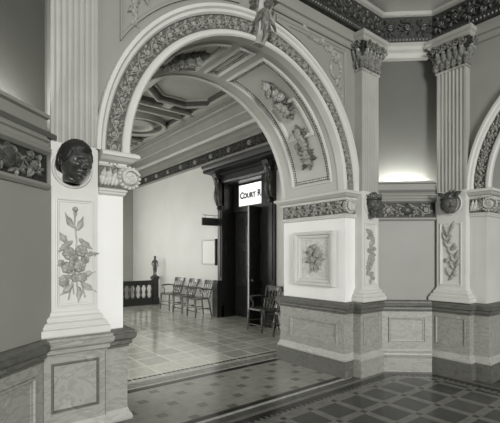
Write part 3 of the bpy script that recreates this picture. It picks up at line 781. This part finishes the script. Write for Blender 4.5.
# white framed relief on the jamb of the right pier
fr = thing('framed_relief', 'square white framed flower relief on the right pier above the marble', 'relief', (CX+1.494, 0, 0))
Fj = on_plane((0, 0, 0), (0, -1, 0), (0, 0, 1), (-1, 0, 0))
rb = RB(); rb.rectsweep(-4.215, -3.475, 1.18, 1.945, [(0, -.01), (0, .075), (.02, .08), (.045, .075), (.055, .05), (.085, .045), (.10, .03), (.12, .028), (.12, -.01)]); rb.build('frame', M['plaster'], fr, fn=Fj)
mb = MB(); mb.box(-.016, .004, 3.58, 4.11, 1.28, 1.845); mb.build('ground', M['relief_pale'], fr)
rb = RB(); fl = FL(); rnd = random.Random(21); c = (-3.845, 1.57)
for x, z, r in ((-.06, .10, .06), (.05, .06, .065), (-.02, -.02, .06), (.08, -.06, .05), (-.09, -.03, .045), (.0, .16, .04)): fl.flower(c[0]+x, c[1]+z, r, .05, .01)
for k in range(22):
    a = 2*PI*k/22+rnd.uniform(-.2, .2); rb.leaf(c[0]+.06*math.cos(a), c[1]+.06*math.sin(a), a, rnd.uniform(.1, .15), .03, .035, 0, 3, rnd.uniform(-.4, .4))
rb.stem([(c[0], c[1]), (c[0]+.05, c[1]-.2)], .01); rb.stem([(c[0], c[1]), (c[0]-.07, c[1]-.21)], .01)
rb.build('relief_leaves', M['relief'], fr, fn=lambda p: Fj((p[0], p[1], p[2]+.015))); fl.build('relief_flowers', M['relief'], fr, fn=lambda p: Fj((p[0], p[1], p[2]+.015)))

# ------------------------------------------------------------------ floors
def flat(name, pts, mat, z=0., th=.05):
    n = len(pts); v = [(x, y, z) for x, y in pts]+[(x, y, z-th) for x, y in pts]
    return struct(pyobj(name, v, [tuple(range(n)), tuple(range(2*n-1, n-1, -1))]+[(i, (i+1)%n, n+(i+1)%n, n+i) for i in range(n)], mat))
T0, T1 = WY+.02, 4.56
flat('floor', [(-3.5, -5), (9, -5), (9, T0), (-3.5, T0)], M['field'])
flat('floor_threshold', [(CL, T0), (6.6, T0), (6.6, T1), (CL, T1)], M['diamond'])
flat('floor_corridor', [(CL, T1), (8, T1), (8, CE+.3), (CL, CE+.3)], M['corr'])
def octa(e):
    y = WY-.14-e; x = RX-.14-e; s = 8.10-math.sqrt(2)*e
    return [(2*CX-x, -1.5), (2*CX-x, s-x), (2*CX-(s-y), y), (s-y, y), (x, s-x), (x, -1.5)]
def floor_band(name, e0, e1, mat, z):
    a, b = octa(e0), octa(e1); v = [(*p, z) for p in a]+[(*p, z) for p in b]+[(*p, -.01) for p in a]+[(*p, -.01) for p in b]; n = len(a)
    f = []
    for i in range(n-1): f += [(i, i+1, n+i+1, n+i), (i, i+1, 2*n+i+1, 2*n+i), (n+i, n+i+1, 3*n+i+1, 3*n+i)]
    return struct(pyobj(name, v, f, mat))
floor_band('floor_border_grey', -.20, .045, M['tgrey'], .002)
floor_band('floor_border_light', .045, .105, M['tlight'], .003)
floor_band('floor_border_dark', .105, .185, M['tdark'], .003)
floor_band('floor_border_ground', .185, .285, M['tlight'], .002)
# sawtooth row of small dark triangles along the inner edge
v, f = [], []
a = octa(.184); b = octa(.25)
for i in range(1, 5):
    p, q = Vector(a[i]), Vector(a[i+1]); L = (q-p).length; d = (q-p)/L; nn = Vector((d.y, -d.x)); k = int(L/.07)
    for j in range(k):
        s0 = L*j/k; s1 = L*(j+1)/k; m_ = (s0+s1)/2
        for w in (p+d*s0, p+d*s1, p+d*m_+nn*.062): v.append((w.x, w.y, .004))
        f.append((len(v)-3, len(v)-2, len(v)-1))
struct(pyobj('floor_sawtooth', v, f, M['tdark']))
def strip(name, y0, y1, mat, z=.002, x0=1.2, x1=4.3):
    mb = MB(); mb.box(x0, x1, y0, y1, -.01, z); struct(mb.build(name, mat))
strip('floor_line_light', 3.255, 3.30, M['tlight2'], .004); strip('floor_line_dark', 3.30, 3.37, M['tdark'], .004)
strip('floor_far_dark', 4.50, 4.60, M['tdark'], .002, CL, CW); strip('floor_far_light', 4.60, 4.64, M['tlight2'], .002, CL, CW)
strip('floor_far_grey', 4.64, 4.82, M['tgrey2'], .002, CL, CW); strip('floor_far_edge', 4.82, 4.86, M['tlight2'], .002, CL, CW)
v, f = [], []
for j in range(90):
    x = CL+.07*j
    for p in ((x, 4.93), (x+.055, 4.93), (x+.055, 4.98), (x, 4.98)): v.append((*p, .002))
    f.append(tuple(range(len(v)-4, len(v))))
struct(pyobj('floor_dashes', v, f, M['tdark']))

# ------------------------------------------------------------------ corridor shell
D0, D1, DH, REC = 7.0, 8.6, 3.50, .42       # door opening
def wbox(name, x0, x1, y0, y1, z0, z1, mat='wallwhite'):
    mb = MB(); mb.box(x0, x1, y0, y1, z0, z1); return struct(mb.build(name, M[mat]))
mb = MB(); mb.box(CW, CW+REC, YB, D0, 0, CZ+.3); mb.box(CW, CW+REC, D1, CE+.3, 0, CZ+.3); mb.box(CW, CW+REC, D0, D1, DH, CZ+.3)
struct(mb.build('wall_corridor_right', M['wallwhite']))
# end wall and left wall hold the windows
def windowed(name, axis, c, a0, a1, wins, z1, mat='wallwhite'):
    mb = MB(); zb, zt = .8, 3.6
    edges = [a0]+[e for w in wins for e in w]+[a1]
    for i in range(0, len(edges), 2): mb.box(*((edges[i], edges[i+1], c, c+.3) if axis == 'y' else (c-.3, c, edges[i], edges[i+1])), 0, z1)
    for w in wins:
        for q0, q1 in ((0, zb), (zt, z1)): mb.box(*((w[0], w[1], c, c+.3) if axis == 'y' else (c-.3, c, w[0], w[1])), q0, q1)
    struct(mb.build(name, M[mat]))
    global NW
    for w in wins:
        NW += 1; m2 = MB(); wd = w[1]-w[0]
        def bx(u0, u1, z0, z1_, d0=.08, d1=.16):
            if axis == 'y': m2.box(u0, u1, c+d0, c+d1, z0, z1_)
            else: m2.box(c-d1, c-d0, u0, u1, z0, z1_)
        bx(w[0], w[0]+.07, zb, zt); bx(w[1]-.07, w[1], zb, zt); bx(w[0], w[1], zb, zb+.07); bx(w[0], w[1], zt-.07, zt); bx(w[0], w[1], 2.15, 2.22); bx((w[0]+w[1])/2-.02, (w[0]+w[1])/2+.02, zb, zt)
        wo = struct(m2.build('window_%d' % NW, M['wood'])); m2 = MB(); bx(w[0]+.05, w[1]-.05, zb+.05, zt-.05, .11, .125); m2.build('pane', M['window'], wo)
        ld = bpy.data.lights.new('daylight_%d' % NW, 'AREA'); ld.shape = 'RECTANGLE'; ld.size = wd*.95; ld.size_y = 2.7; ld.energy = WIN_E[NW-1]
        lo = bpy.data.objects.new('daylight_%d' % NW, ld); COL.objects.link(lo)
        if axis == 'y': lo.location = ((w[0]+w[1])/2, c+.05, 2.2); lo.rotation_euler = (-PI/2, 0, 0)
        else: lo.location = (c-.05, (w[0]+w[1])/2, 2.2); lo.rotation_euler = (0, -PI/2, 0)
NW = 0; WIN_E = [30, 30, 75, 75, 78]
windowed('wall_corridor_end', 'y', CE, CL-.3, CW+REC, [(0.2, 1.7), (2.6, 4.1)], CZ+.3, 'niche_low')  # darker plaster: the end wall's backlit shade is put into its colour
windowed('wall_corridor_left', 'x', CL, YB, CE+.3, [(5.2, 6.7), (8.4, 9.9), (11.6, 13.1)], CZ+.3)
wbox('wall_corridor_near_left', CL-.3, CX-1.5, WY+.4, YB, 0, CZ+.3); wbox('wall_corridor_near_right', CX+1.52, CW+REC, WY+.5, YB, 0, CZ+.3)
wbox('wall_corridor_near_top', CL-.3, CW+REC, WY+.3, YB, 4.69, CZ+.3, 'plaster_grey')
wbox('baseboard_corridor_far', CW-.02, CW, 8.85, CE, 0, .16); wbox('baseboard_corridor_near', CW-.02, CW, YB, 6.5, 0, .16)
wbox('ceiling', CL-.3, CW+REC, YB-.1, CE+.3, CZ+.16, CZ+.4, 'panelshade')
# cornice on the corridor wall: dark frieze, roll, cove
mb = MB(); mb.sweep([(CW, CE), (CW, YB)], [(-.05, 4.14), (.02, 4.14), (.035, 4.16), (.03, 4.2), (-.05, 4.2)]); struct(mb.build('trim_picture_rail', M['plaster_grey']))
mb = MB(); mb.sweep([(CW, CE), (CW, YB)], [(-.05, 4.2), (.012, 4.2), (.012, 4.46), (-.05, 4.46)]); struct(mb.build('trim_corridor_frieze', M['darkground']))
L = CE-YB; rb = RB(); rb.scroll_band(L, .25, .03, 31, 1); struct(rb.build('trim_corridor_scrolls', M['darkcarve'], fn=on_plane((CW-.012, CE, 4.205), (0, -1, 0), (0, 0, 1), (-1, 0, 0))))
rb = RB(); k = 12
for i in range(k): rb.flower(L*(i+.5)/k, .125, .075, .06, .01, 6, 2)
struct(rb.build('trim_frieze_rosettes', M['relief'], fn=on_plane((CW-.012, CE, 4.205), (0, -1, 0), (0, 0, 1), (-1, 0, 0))))
mb = MB(); mb.sweep([(CW, CE), (CW, YB)], [(-.05, 4.46), (.03, 4.46), (.05, 4.49), (.05, 4.53), (.09, 4.56), (.10, 4.62), (.10, 4.66), (.15, 4.68)]+[(.15, 4.70), (.15, 4.80)]+
    [(.17, 4.82), (.24, 4.90), (.26, 4.97), (.34, 5.05), (.38, 5.14), (.46, 5.17), (.46, 5.22), (.56, 5.25), (.56, 5.31), (.56, 5.47), (-.05, 5.47)])
struct(mb.build('trim_corridor_cornice', M['cove']))
mb = MB(); mb.sweep([(CW, CE), (CW, YB)], [(.14, 4.70)]+[(.15+.06*math.sin(PI*i/8), 4.70+.10*(1-math.cos(PI*i/8))/2) for i in range(9)]+[(.14, 4.80)]); struct(mb.build('trim_corridor_roll', M['plaster']))
mb = MB(); mb.sweep([(CW, CE), (CW, YB)], [(.24, 4.97), (.265, 4.965), (.285, 4.99), (.28, 5.02), (.24, 5.02)]); mb.sweep([(CW, CE), (CW, YB)], [(.44, 5.17), (.48, 5.165), (.49, 5.19), (.475, 5.215), (.44, 5.215)]); struct(mb.build('trim_corridor_fillets', M['ceil']))
# coffered ceiling: octagons and rings in rows
def zmap(c): return lambda p: Vector((c[0]+p[0], c[1]+p[1], CZ+.16-p[2]))
mb = MB(); dk = MB(); rs = RB()
def poly_ring(m_, c, n, prof, a0=0):
    pts = [(c[0]+math.cos(a0+2*PI*k/n), c[1]+math.sin(a0+2*PI*k/n)) for k in range(n)]
    v = []; q = len(prof)
    for k in range(n):
        a = a0+2*PI*k/n; v += [(c[0]+r*math.cos(a), c[1]+r*math.sin(a), z) for r, z in prof]
    m_.add(v, [(k*q+i, k*q+(i+1)%q, ((k+1)%n)*q+(i+1)%q, ((k+1)%n)*q+i) for k in range(n) for i in range(q)])
t0 = CZ+.17
XC = (.95, 2.75, 4.55); rowsO = (7.9, 14.1); rowsR = (4.9, 11.0)
for x in XC:
    for y in rowsO:
        s = 1/math.cos(PI/8)
        poly_ring(mb, (x, y), 8, [(.93*s, t0), (.93*s, CZ), (.88*s, CZ-.01), (.85*s, CZ+.02), (.85*s, t0)], PI/8)
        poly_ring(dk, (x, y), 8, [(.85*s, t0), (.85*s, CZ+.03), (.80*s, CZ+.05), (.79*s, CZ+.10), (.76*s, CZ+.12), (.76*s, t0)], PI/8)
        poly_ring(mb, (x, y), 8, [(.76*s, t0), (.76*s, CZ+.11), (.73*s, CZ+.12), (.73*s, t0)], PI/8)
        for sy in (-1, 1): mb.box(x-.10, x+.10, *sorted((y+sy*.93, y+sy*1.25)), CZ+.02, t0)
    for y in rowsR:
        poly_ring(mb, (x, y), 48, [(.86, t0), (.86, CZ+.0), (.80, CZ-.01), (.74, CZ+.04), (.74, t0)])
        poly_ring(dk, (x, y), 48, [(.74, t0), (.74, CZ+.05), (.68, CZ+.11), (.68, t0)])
        poly_ring(mb, (x, y), 48, [(.52, t0), (.52, CZ+.05), (.46, CZ+.02), (.40, CZ+.07), (.40, t0)])
        for sx in (-1, 1):
            for sy in (-1, 1): rs.flower(x+sx*.74, y+sy*.74, .09, .06, 0, 6, 2)
for y0 in (6.4, 9.4, 12.55):
    for d in (-.24, .20): mb.box(CL, CW-.5, y0+d, y0+d+.09, CZ+.0, t0)
    for d in (-.33, .29): dk.box(CL, CW-.5, y0+d, y0+d+.09, CZ+.06, t0)
    dk.box(CL, CW-.5, y0-.08, y0+.13, CZ+.10, t0)
for x in (0.05, 1.85, 3.65, 5.36):
    mb.box(x-.06, x+.06, YB, CE, CZ, t0)
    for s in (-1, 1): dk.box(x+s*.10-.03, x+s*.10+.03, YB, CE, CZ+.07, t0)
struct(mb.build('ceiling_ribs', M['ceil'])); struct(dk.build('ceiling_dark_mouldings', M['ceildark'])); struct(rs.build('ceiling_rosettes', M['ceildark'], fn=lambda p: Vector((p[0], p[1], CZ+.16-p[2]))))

# ------------------------------------------------------------------ court room door
ds = bpy.data.objects.new('door_1', None); COL.objects.link(ds); ds['kind'] = 'structure'
def part(mb, name, mat, parent, smooth=False, fn=None): return mb.build(name, M[mat], parent, smooth, fn)
mb = MB()
for y0, y1 in ((6.55, D0), (D1, 8.80)):
    mb.box(CW-.06, CW+.02, y0, y1, 0, 3.55); mb.box(CW-.10, CW+.02, y0, y1+.02, 0, .30); mb.box(CW-.08, CW-.05, y0+.05, y1-.05, 1.05, 2.9)
mb.box(CW-.20, CW+.02, 8.61, 8.84, 0, .90); mb.box(CW-.17, CW+.02, 8.63, 8.82, .90, .96)
part(mb, 'casing', 'wood', ds)
mb = MB(); mb.box(CW, CW+REC+.02, D0-.02, D0+.015, 0, DH); mb.box(CW, CW+REC+.02, D1-.015, D1+.02, 0, DH); mb.box(CW, CW+REC+.02, D0, D1, DH-.02, DH+.03)
mb.box(CW+REC-.14, CW+REC, D0, D1, 2.75, 2.89); mb.box(CW+REC-.12, CW+REC, D0, D0+.06, 2.8, DH); mb.box(CW+REC-.12, CW+REC, D1-.24, D1, 2.8, DH)
for z in (.5, 1.4, 2.2): mb.box(CW+.06, CW+.34, D1-.03, D1-.012, z, z+.6)
part(mb, 'reveal', 'wood', ds)
mb = MB(); mb.sweep([(CW+.1, 8.84), (CW, 8.84), (CW, 6.52), (CW+.1, 6.52)], [(-.05, 3.50), (.08, 3.50), (.09, 3.54), (.10, 3.68), (.13, 3.70), (.13, 3.74), (.20, 3.78), (.28, 3.80), (.31, 3.83), (.30, 3.88), (.33, 3.93), (.34, 3.98), (.34, 4.0), (-.05, 4.06)])
part(mb, 'cornice', 'wood', ds)
for yc in (6.66, 8.70):
    mb = MB(); v = []
    for i in range(17):
        u = i/16; z = 2.92+.80*u; o = .10+.17*u**1.3+.05*math.sin(2*PI*u)
        v += [(CW+.0, yc-.10, z), (CW-o, yc-.10, z), (CW-o, yc+.10, z), (CW+.0, yc+.10, z)]
    f = [(i*4+k, i*4+(k+1)%4, i*4+4+(k+1)%4, i*4+4+k) for i in range(16) for k in range(4)]+[(0, 1, 2, 3), (64, 65, 66, 67)]
    mb.add(v, f); mb.lathe([(.02, 2.80), (.05, 2.82), (.06, 2.87), (.03, 2.92)], (CW-.09, yc, 0), 10)
    part(mb, 'bracket', 'wood', ds)
    rb = RB(); rb.spiral(0, 0, .075, 1.5, 0, 1, .016, .02); rb.spiral(.07, -.62, .05, 1.5, 0, 1, .012, .02); rb.leaf(.02, -.1, -PI/2, .42, .05, .04, 0, 4)
    rb.build('bracket_scroll', M['darkcarve'], ds, fn=on_plane((CW-.20, yc-.10, 3.62), (1, 0, 0), (0, 0, 1), (0, -1, 0)))
    rb = RB(); rb.leaf(0, .72, -PI/2, .7, .07, .05, 0, 5); rb.build('bracket_leaf', M['darkcarve'], ds, fn=lambda p, yc=yc: Vector((CW-(.10+.17*min(1, max(0, p[1]/.8))**1.3+.05*math.sin(2*PI*p[1]/.8))-p[2], yc-p[0], 2.92+p[1])))
def door_leaf(name, w, lab):
    mb = MB(); mb.box(0, w, -.022, .022, .01, 2.74); o = mb.build(name, M['wood'], ds)
    for sy in (-1, 1):
        rb = RB()
        for z0, z1 in ((.22, .85), (1.0, 1.75), (1.9, 2.58)):
            for x0, x1 in ((.09, w/2-.03), (w/2+.03, w-.09)): rb.rectsweep(x0, x1, z0, z1, [(0, -.004), (0, .018), (.018, .018), (.03, .004), (.03, -.004)])
        rb.build('panel_moulding', M['wood'], o, fn=on_plane((0, sy*.022, 0), (1, 0, 0), (0, 0, 1), (0, sy, 0)))
    mb = MB(); mb.tube([(w-.06, -.02, 1.05), (w-.06, -.07, 1.05)], .012, 8); mb.ball((w-.06, -.085, 1.05), .03); mb.ball((w-.06, .07, 1.05), .03); mb.tube([(w-.06, .02, 1.05), (w-.06, .07, 1.05)], .012, 8); mb.build('knob', M['bronze_mid'], o, True)
    return o
lf = door_leaf('open_leaf', .80, ''); lf.location = (CW+REC-.02, D0+.045, 0); lf.rotation_euler = (0, 0, PI)
mb = MB(); mb.box(.795, .803, -.023, .023, .01, 2.74); mb.build('edge_strip', M['relief_pale'], lf)
l2 = door_leaf('closed_leaf', .79, ''); l2.location = (CW+REC-.04, D1-.005, 0); l2.rotation_euler = (0, 0, -PI/2)
mb = MB(); mb.box(CW+REC, 9.6, D0-1.6, D0-1.5, 0, 3.8); mb.box(CW+REC, 9.6, D1+1.5, D1+1.6, 0, 3.8); mb.box(9.6, 9.7, D0-1.6, D1+1.6, 0, 3.8); mb.box(CW+REC, 9.7, D0-1.6, D1+1.6, 3.8, 3.9); mb.box(CW+REC, 9.7, D0-1.6, D1+1.6, -.1, -.052)
struct(mb.build('wall_court_room', M['wood']))
# transom glass with lettering
tr = thing('transom_sign', 'lit white transom glass lettered COURT ROOM above the tall door', 'sign', (CW+REC-.10, 0, 0))
mb = MB(); mb.box(0, .015, D0+.05, D1-.23, 2.89, 3.44); mb.build('glass', M['glass'], tr)
for txt, size, y in (('C', .23, D1-.29), ('OURT', .175, D1-.44), ('R', .23, D1-1.00), ('OOM', .175, D1-1.15)):
    cu = bpy.data.curves.new('lettering', 'FONT'); cu.body = txt; cu.size = size; cu.extrude = .002; cu.offset = .009
    o = bpy.data.objects.new('lettering', cu); COL.objects.link(o); o.parent = tr; cu.materials.append(M['ink'])
    o.location = (-.004, y, 3.09); o.rotation_euler = (PI/2, 0, -PI/2)
    cu.space_character = 1.04
    bpy.context.view_layer.update()
    me = bpy.data.meshes.new_from_object(o.evaluated_get(bpy.context.evaluated_depsgraph_get()))
    lo = link('lettering', me, M['ink'], tr); lo.location = o.location; lo.rotation_euler = o.rotation_euler
    bpy.data.objects.remove(o); lo.name = 'lettering'

# ------------------------------------------------------------------ corridor furnishings
nb = thing('notice_frame', 'pale framed notice on the bright corridor wall left of the door', 'notice', (CW, 9.28, 1.66))
mb = MB(); mb.box(-.035, -.03, -.33, .33, -.27, .36); mb.build('paper', M['paper'], nb)
rb = RB(); rb.rectsweep(-.36, .36, -.31, .40, [(0, 0), (0, .045), (.03, .045), (.035, .03), (.035, 0)]); rb.build('frame', M['relief_pale'], nb, fn=on_plane((0, 0, 0), (0, -1, 0), (0, 0, 1), (-1, 0, 0)))
mb = MB(); mb.box(-.075, 0, -.385, -.36, -.31, .40); mb.build('side_edge', M['signblack'], nb)
hs = thing('hanging_sign', 'black sign board jutting from the wall beside the door bracket', 'sign', (CW, 8.84, 2.5))
mb = MB(); mb.box(-.52, -.02, -.02, .02, -.10, .10); mb.build('board', M['signblack'], hs)
mb = MB(); mb.tube([(0, 0, .17), (-.5, 0, .17)], .008, 6); mb.tube([(-.12, 0, .17), (-.12, 0, .09)], .005, 5); mb.tube([(-.42, 0, .17), (-.42, 0, .09)], .005, 5); mb.build('bracket_rod', M['signblack'], hs)

# railing with turned balusters
rl = thing('railing', 'dark balustrade with turned balusters at the far end of the corridor', 'railing', (4.2, 12.3, 0))
mb = MB(); mb.box(-1.2, 1.52, -.055, .055, .70, .80); mb.box(-1.2, 1.52, -.035, .035, .65, .70); mb.build('top_rail', M['wood'], rl)
mb = MB(); mb.box(-1.2, 1.52, -.06, .06, 0, .20); mb.box(-1.2, 1.52, -.045, .045, .20, .235); mb.build('bottom_rail', M['wood'], rl)
bal0 = None
for k in range(13):
    if bal0 is None:
        mb = MB(); mb.box(-.04, .04, -.04, .04, .235, .29); mb.box(-.04, .04, -.04, .04, .60, .655)
        mb.lathe([(.03, .285), (.042, .30), (.028, .32), (.036, .36), (.05, .41), (.042, .46), (.026, .52), (.022, .56), (.034, .575), (.03, .605)], n=12)
        bal0 = mb.build('baluster', M['wood'], rl, True); b = bal0
    else:
        b = bal0.copy(); COL.objects.link(b)
    b.location.x = 1.42-.19*k
mb = MB(); mb.box(1.44, 1.62, -.09, .09, 0, .84); mb.box(1.42, 1.64, -.11, .11, .84, .93); mb.box(1.42, 1.64, -.11, .11, 0, .22); mb.build('newel_post', M['wood'], rl)

# bronze figurine on the newel
fg = thing('bronze_figurine', 'small dark bronze figure standing on the end post of the balustrade', 'statue', (5.73, 12.3, .93))
mb = MB(); mb.lathe([(.085, 0), (.085, .03), (.06, .045), (.06, .06)], n=14); mb.build('plinth', M['bronze'], fg)
def skin(name, joints, edges, mat, parent, root=0):
    me = bpy.data.meshes.new(name); me.from_pydata([j[:3] for j in joints], edges, []); me.update()
    o = link(name, me, mat, parent); o.modifiers.new('skin', 'SKIN'); 
    sv = me.skin_vertices[0].data if me.skin_vertices else None
    if sv is None:
        bm = bmesh.new(); bm.from_mesh(me); bm.verts.layers.skin.verify(); bm.to_mesh(me); bm.free(); sv = me.skin_vertices[0].data
    for i, j in enumerate(joints): sv[i].radius = (j[3], j[3]); sv[i].use_root = (i == root)
    s = o.modifiers.new('sub', 'SUBSURF'); s.levels = 2; s.render_levels = 2
    return o
J = [(0, 0, .33, .055), (0, 0, .43, .045), (0, 0, .50, .06), (0, 0, .555, .025), (0, -.005, .60, .042),
     (-.035, 0, .27, .04), (-.04, -.02, .16, .028), (-.035, 0, .06, .018), (.035, 0, .27, .04), (.04, .0, .16, .028), (.04, .02, .06, .018),
     (-.075, 0, .50, .022), (-.12, -.02, .40, .018), (-.10, -.09, .34, .013), (.075, 0, .50, .022), (.11, 0, .39, .018), (.09, -.03, .30, .014), (-.035, -.05, .065, .014), (.04, -.035, .065, .014), (0, -.01, .645, .046), (0, -.005, .68, .03)]
Ed = [(0, 1), (1, 2), (2, 3), (3, 4), (0, 5), (5, 6), (6, 7), (0, 8), (8, 9), (9, 10), (2, 11), (11, 12), (12, 13), (2, 14), (14, 15), (15, 16), (7, 17), (10, 18), (4, 19), (19, 20)]
skin('body', J, Ed, M['bronze'], fg)

# wooden armchairs
def make_chair(label, group):
    t = thing('wooden_armchair', label, 'chair', (0, 0, 0), 0, group)   # faces local -y
    w, d = .225, .225
    v = []; n = 12
    for k in range(n):
        a = 2*PI*k/n
        c, s = math.cos(a), math.sin(a); x = .25*math.copysign(abs(c)**.5, c); y = .235*math.copysign(abs(s)**.5, s); v.append((x*(1 if y < 0 else .9), y))
    mb = MB(); vv = [(x, y, .455) for x, y in v]+[(x*.97, y*.97, .418) for x, y in v]+[(x*.72, y*.68+.02, .442) for x, y in v]
    f = [(k, (k+1)%n, n+(k+1)%n, n+k) for k in range(n)]+[tuple(range(n, 2*n))]+[(k, (k+1)%n, 2*n+(k+1)%n, 2*n+k) for k in range(n)]+[tuple(range(2*n, 3*n))]
    mb.add(vv, f); mb.build('seat', M['chairwood'], t)
    for sx in (-1, 1):
        mb = MB(); mb.tube([(sx*.20, -.18, .425), (sx*.213, -.195, .22), (sx*.22, -.205, 0)], [.021, .024, .016], 8); mb.build('leg', M['chairwood'], t, True)
        mb = MB(); mb.tube([(sx*.17, .18, .425), (sx*.19, .215, .22), (sx*.205, .25, 0)], [.021, .023, .016], 8); mb.build('leg', M['chairwood'], t, True)
        mb = MB(); mb.beam((sx*.185, .195, .44), (sx*.215, .30, .84), .035, .028, (0, 1, 0)); mb.build('back_post', M['chairwood'], t)
        mb = MB(); mb.tube([(sx*.20, .24, .65), (sx*.25, .12, .668), (sx*.268, -.02, .665), (sx*.265, -.12, .655)], [.016, .02, .024, .018], 8); mb.build('arm', M['chairwood'], t, True)
        mb = MB(); mb.tube([(sx*.235, -.07, .43), (sx*.262, -.02, .53), (sx*.262, -.09, .61), (sx*.265, -.08, .66)], .014, 7); mb.build('arm_support', M['chairwood'], t, True)
    mb = MB(); pts = [(-.225, .295), (-.12, .322), (0, .332), (.12, .322), (.225, .295)]; v = []
    for x, y in pts: v += [(x, y-.012, .76), (x, y+.012, .76), (x*1.02, y+.040, .865), (x*1.02, y+.018, .865)]
    mb.add(v, [(i*4+k, i*4+(k+1)%4, i*4+4+(k+1)%4, i*4+4+k) for i in range(4) for k in range(4)]+[(0, 1, 2, 3), (16, 17, 18, 19)]); mb.build('crest_rail', M['chairwood'], t)
    for k in range(4):
        x = -.12+.08*k; mb = MB(); mb.beam((x, .205, .44), (x*1.1, .318, .78), .032, .012, (0, 1, 0)); mb.build('back_slat', M['chairwood'], t)
    for p, q in (((-.217, -.20, .14), (.217, -.20, .14)), ((-.214, -.19, .20), (-.195, .22, .20)), ((.214, -.19, .20), (.195, .22, .20)), ((-.197, .23, .16), (.197, .23, .16))):
        mb = MB(); mb.tube([p, q], .011, 6); mb.build('stretcher', M['chairwood'], t, True)
    return t
def dup(r0, label, sc=1.09):
    r = r0.copy(); COL.objects.link(r); r['label'] = label
    for ch in list(r0.children):
        c = ch.copy(); COL.objects.link(c); c.parent = r
    return r
GC = 'wooden armchairs along the corridor wall'
ch = make_chair('wooden slat-back armchair right of the court room door, nearer the door', GC)
place(ch, (5.51, 6.50, 0), -PI/2); ch.scale = (1.09, 1.09, 1.09)
for x, y, rz, lb in ((5.47, 5.62, -PI/2, 'wooden armchair partly hidden behind the right pier'),
                     (5.57, 10.85, -PI/2+.12, 'wooden armchair at the far end of the row, next to the balustrade'),
                     (5.54, 9.98, -PI/2+.05, 'middle wooden armchair of the row of three'),
                     (5.51, 9.15, -PI/2-.05, 'wooden armchair left of the door, below the framed notice')):
    place(dup(ch, lb), (x, y, 0), rz)

# ------------------------------------------------------------------ light and camera
w = bpy.data.worlds.new('World'); C.world = w; w.use_nodes = True
w.node_tree.nodes['Background'].inputs[0].default_value = g3(1); w.node_tree.nodes['Background'].inputs[1].default_value = .13
def area(name, loc, target, sx, sy, e):
    ld = bpy.data.lights.new(name, 'AREA'); ld.shape = 'RECTANGLE'; ld.size = sx; ld.size_y = sy; ld.energy = e
    o = bpy.data.objects.new(name, ld); COL.objects.link(o); o.location = loc
    o.rotation_euler = (Vector(target)-Vector(loc)).to_track_quat('-Z', 'Y').to_euler()
area('rotunda_front_light', (-2.6, -13.0, 3.6), (2.6, 3.3, 1.4), 4.0, 4.0, 2600)  # unseen area lamp in open space, added to light the arch wall
area('side_fill', (-6.5, -2.2, 2.6), (4.0, 3.0, 1.6), 3.0, 3.0, 140)  # unseen area lamp added at the left to brighten jamb and right wall
area('rotunda_top_light', (2.7, .3, 8.5), (2.7, .6, 0), 4.0, 4.0, 40)  # unseen overhead area lamp, added for soft light from above

cam = bpy.data.cameras.new('camera'); co = bpy.data.objects.new('camera', cam); COL.objects.link(co)
cam.sensor_fit = 'HORIZONTAL'; cam.sensor_width = 36; cam.lens = 397/500*36; cam.shift_y = 44.5/500; cam.clip_start = .02
co.location = (0, 0, 1.6); co.rotation_euler = (PI/2, 0, -math.atan2(315., 397.)*1.0)
C.camera = co
co.rotation_euler = (PI/2, 0, -(PI/2-math.atan2(500., 397.)))
C.view_settings.view_transform = 'Standard'; C.view_settings.look = 'None'; C.view_settings.gamma = 1; C.view_settings.exposure = 0.0
C.view_settings.use_curve_mapping = False
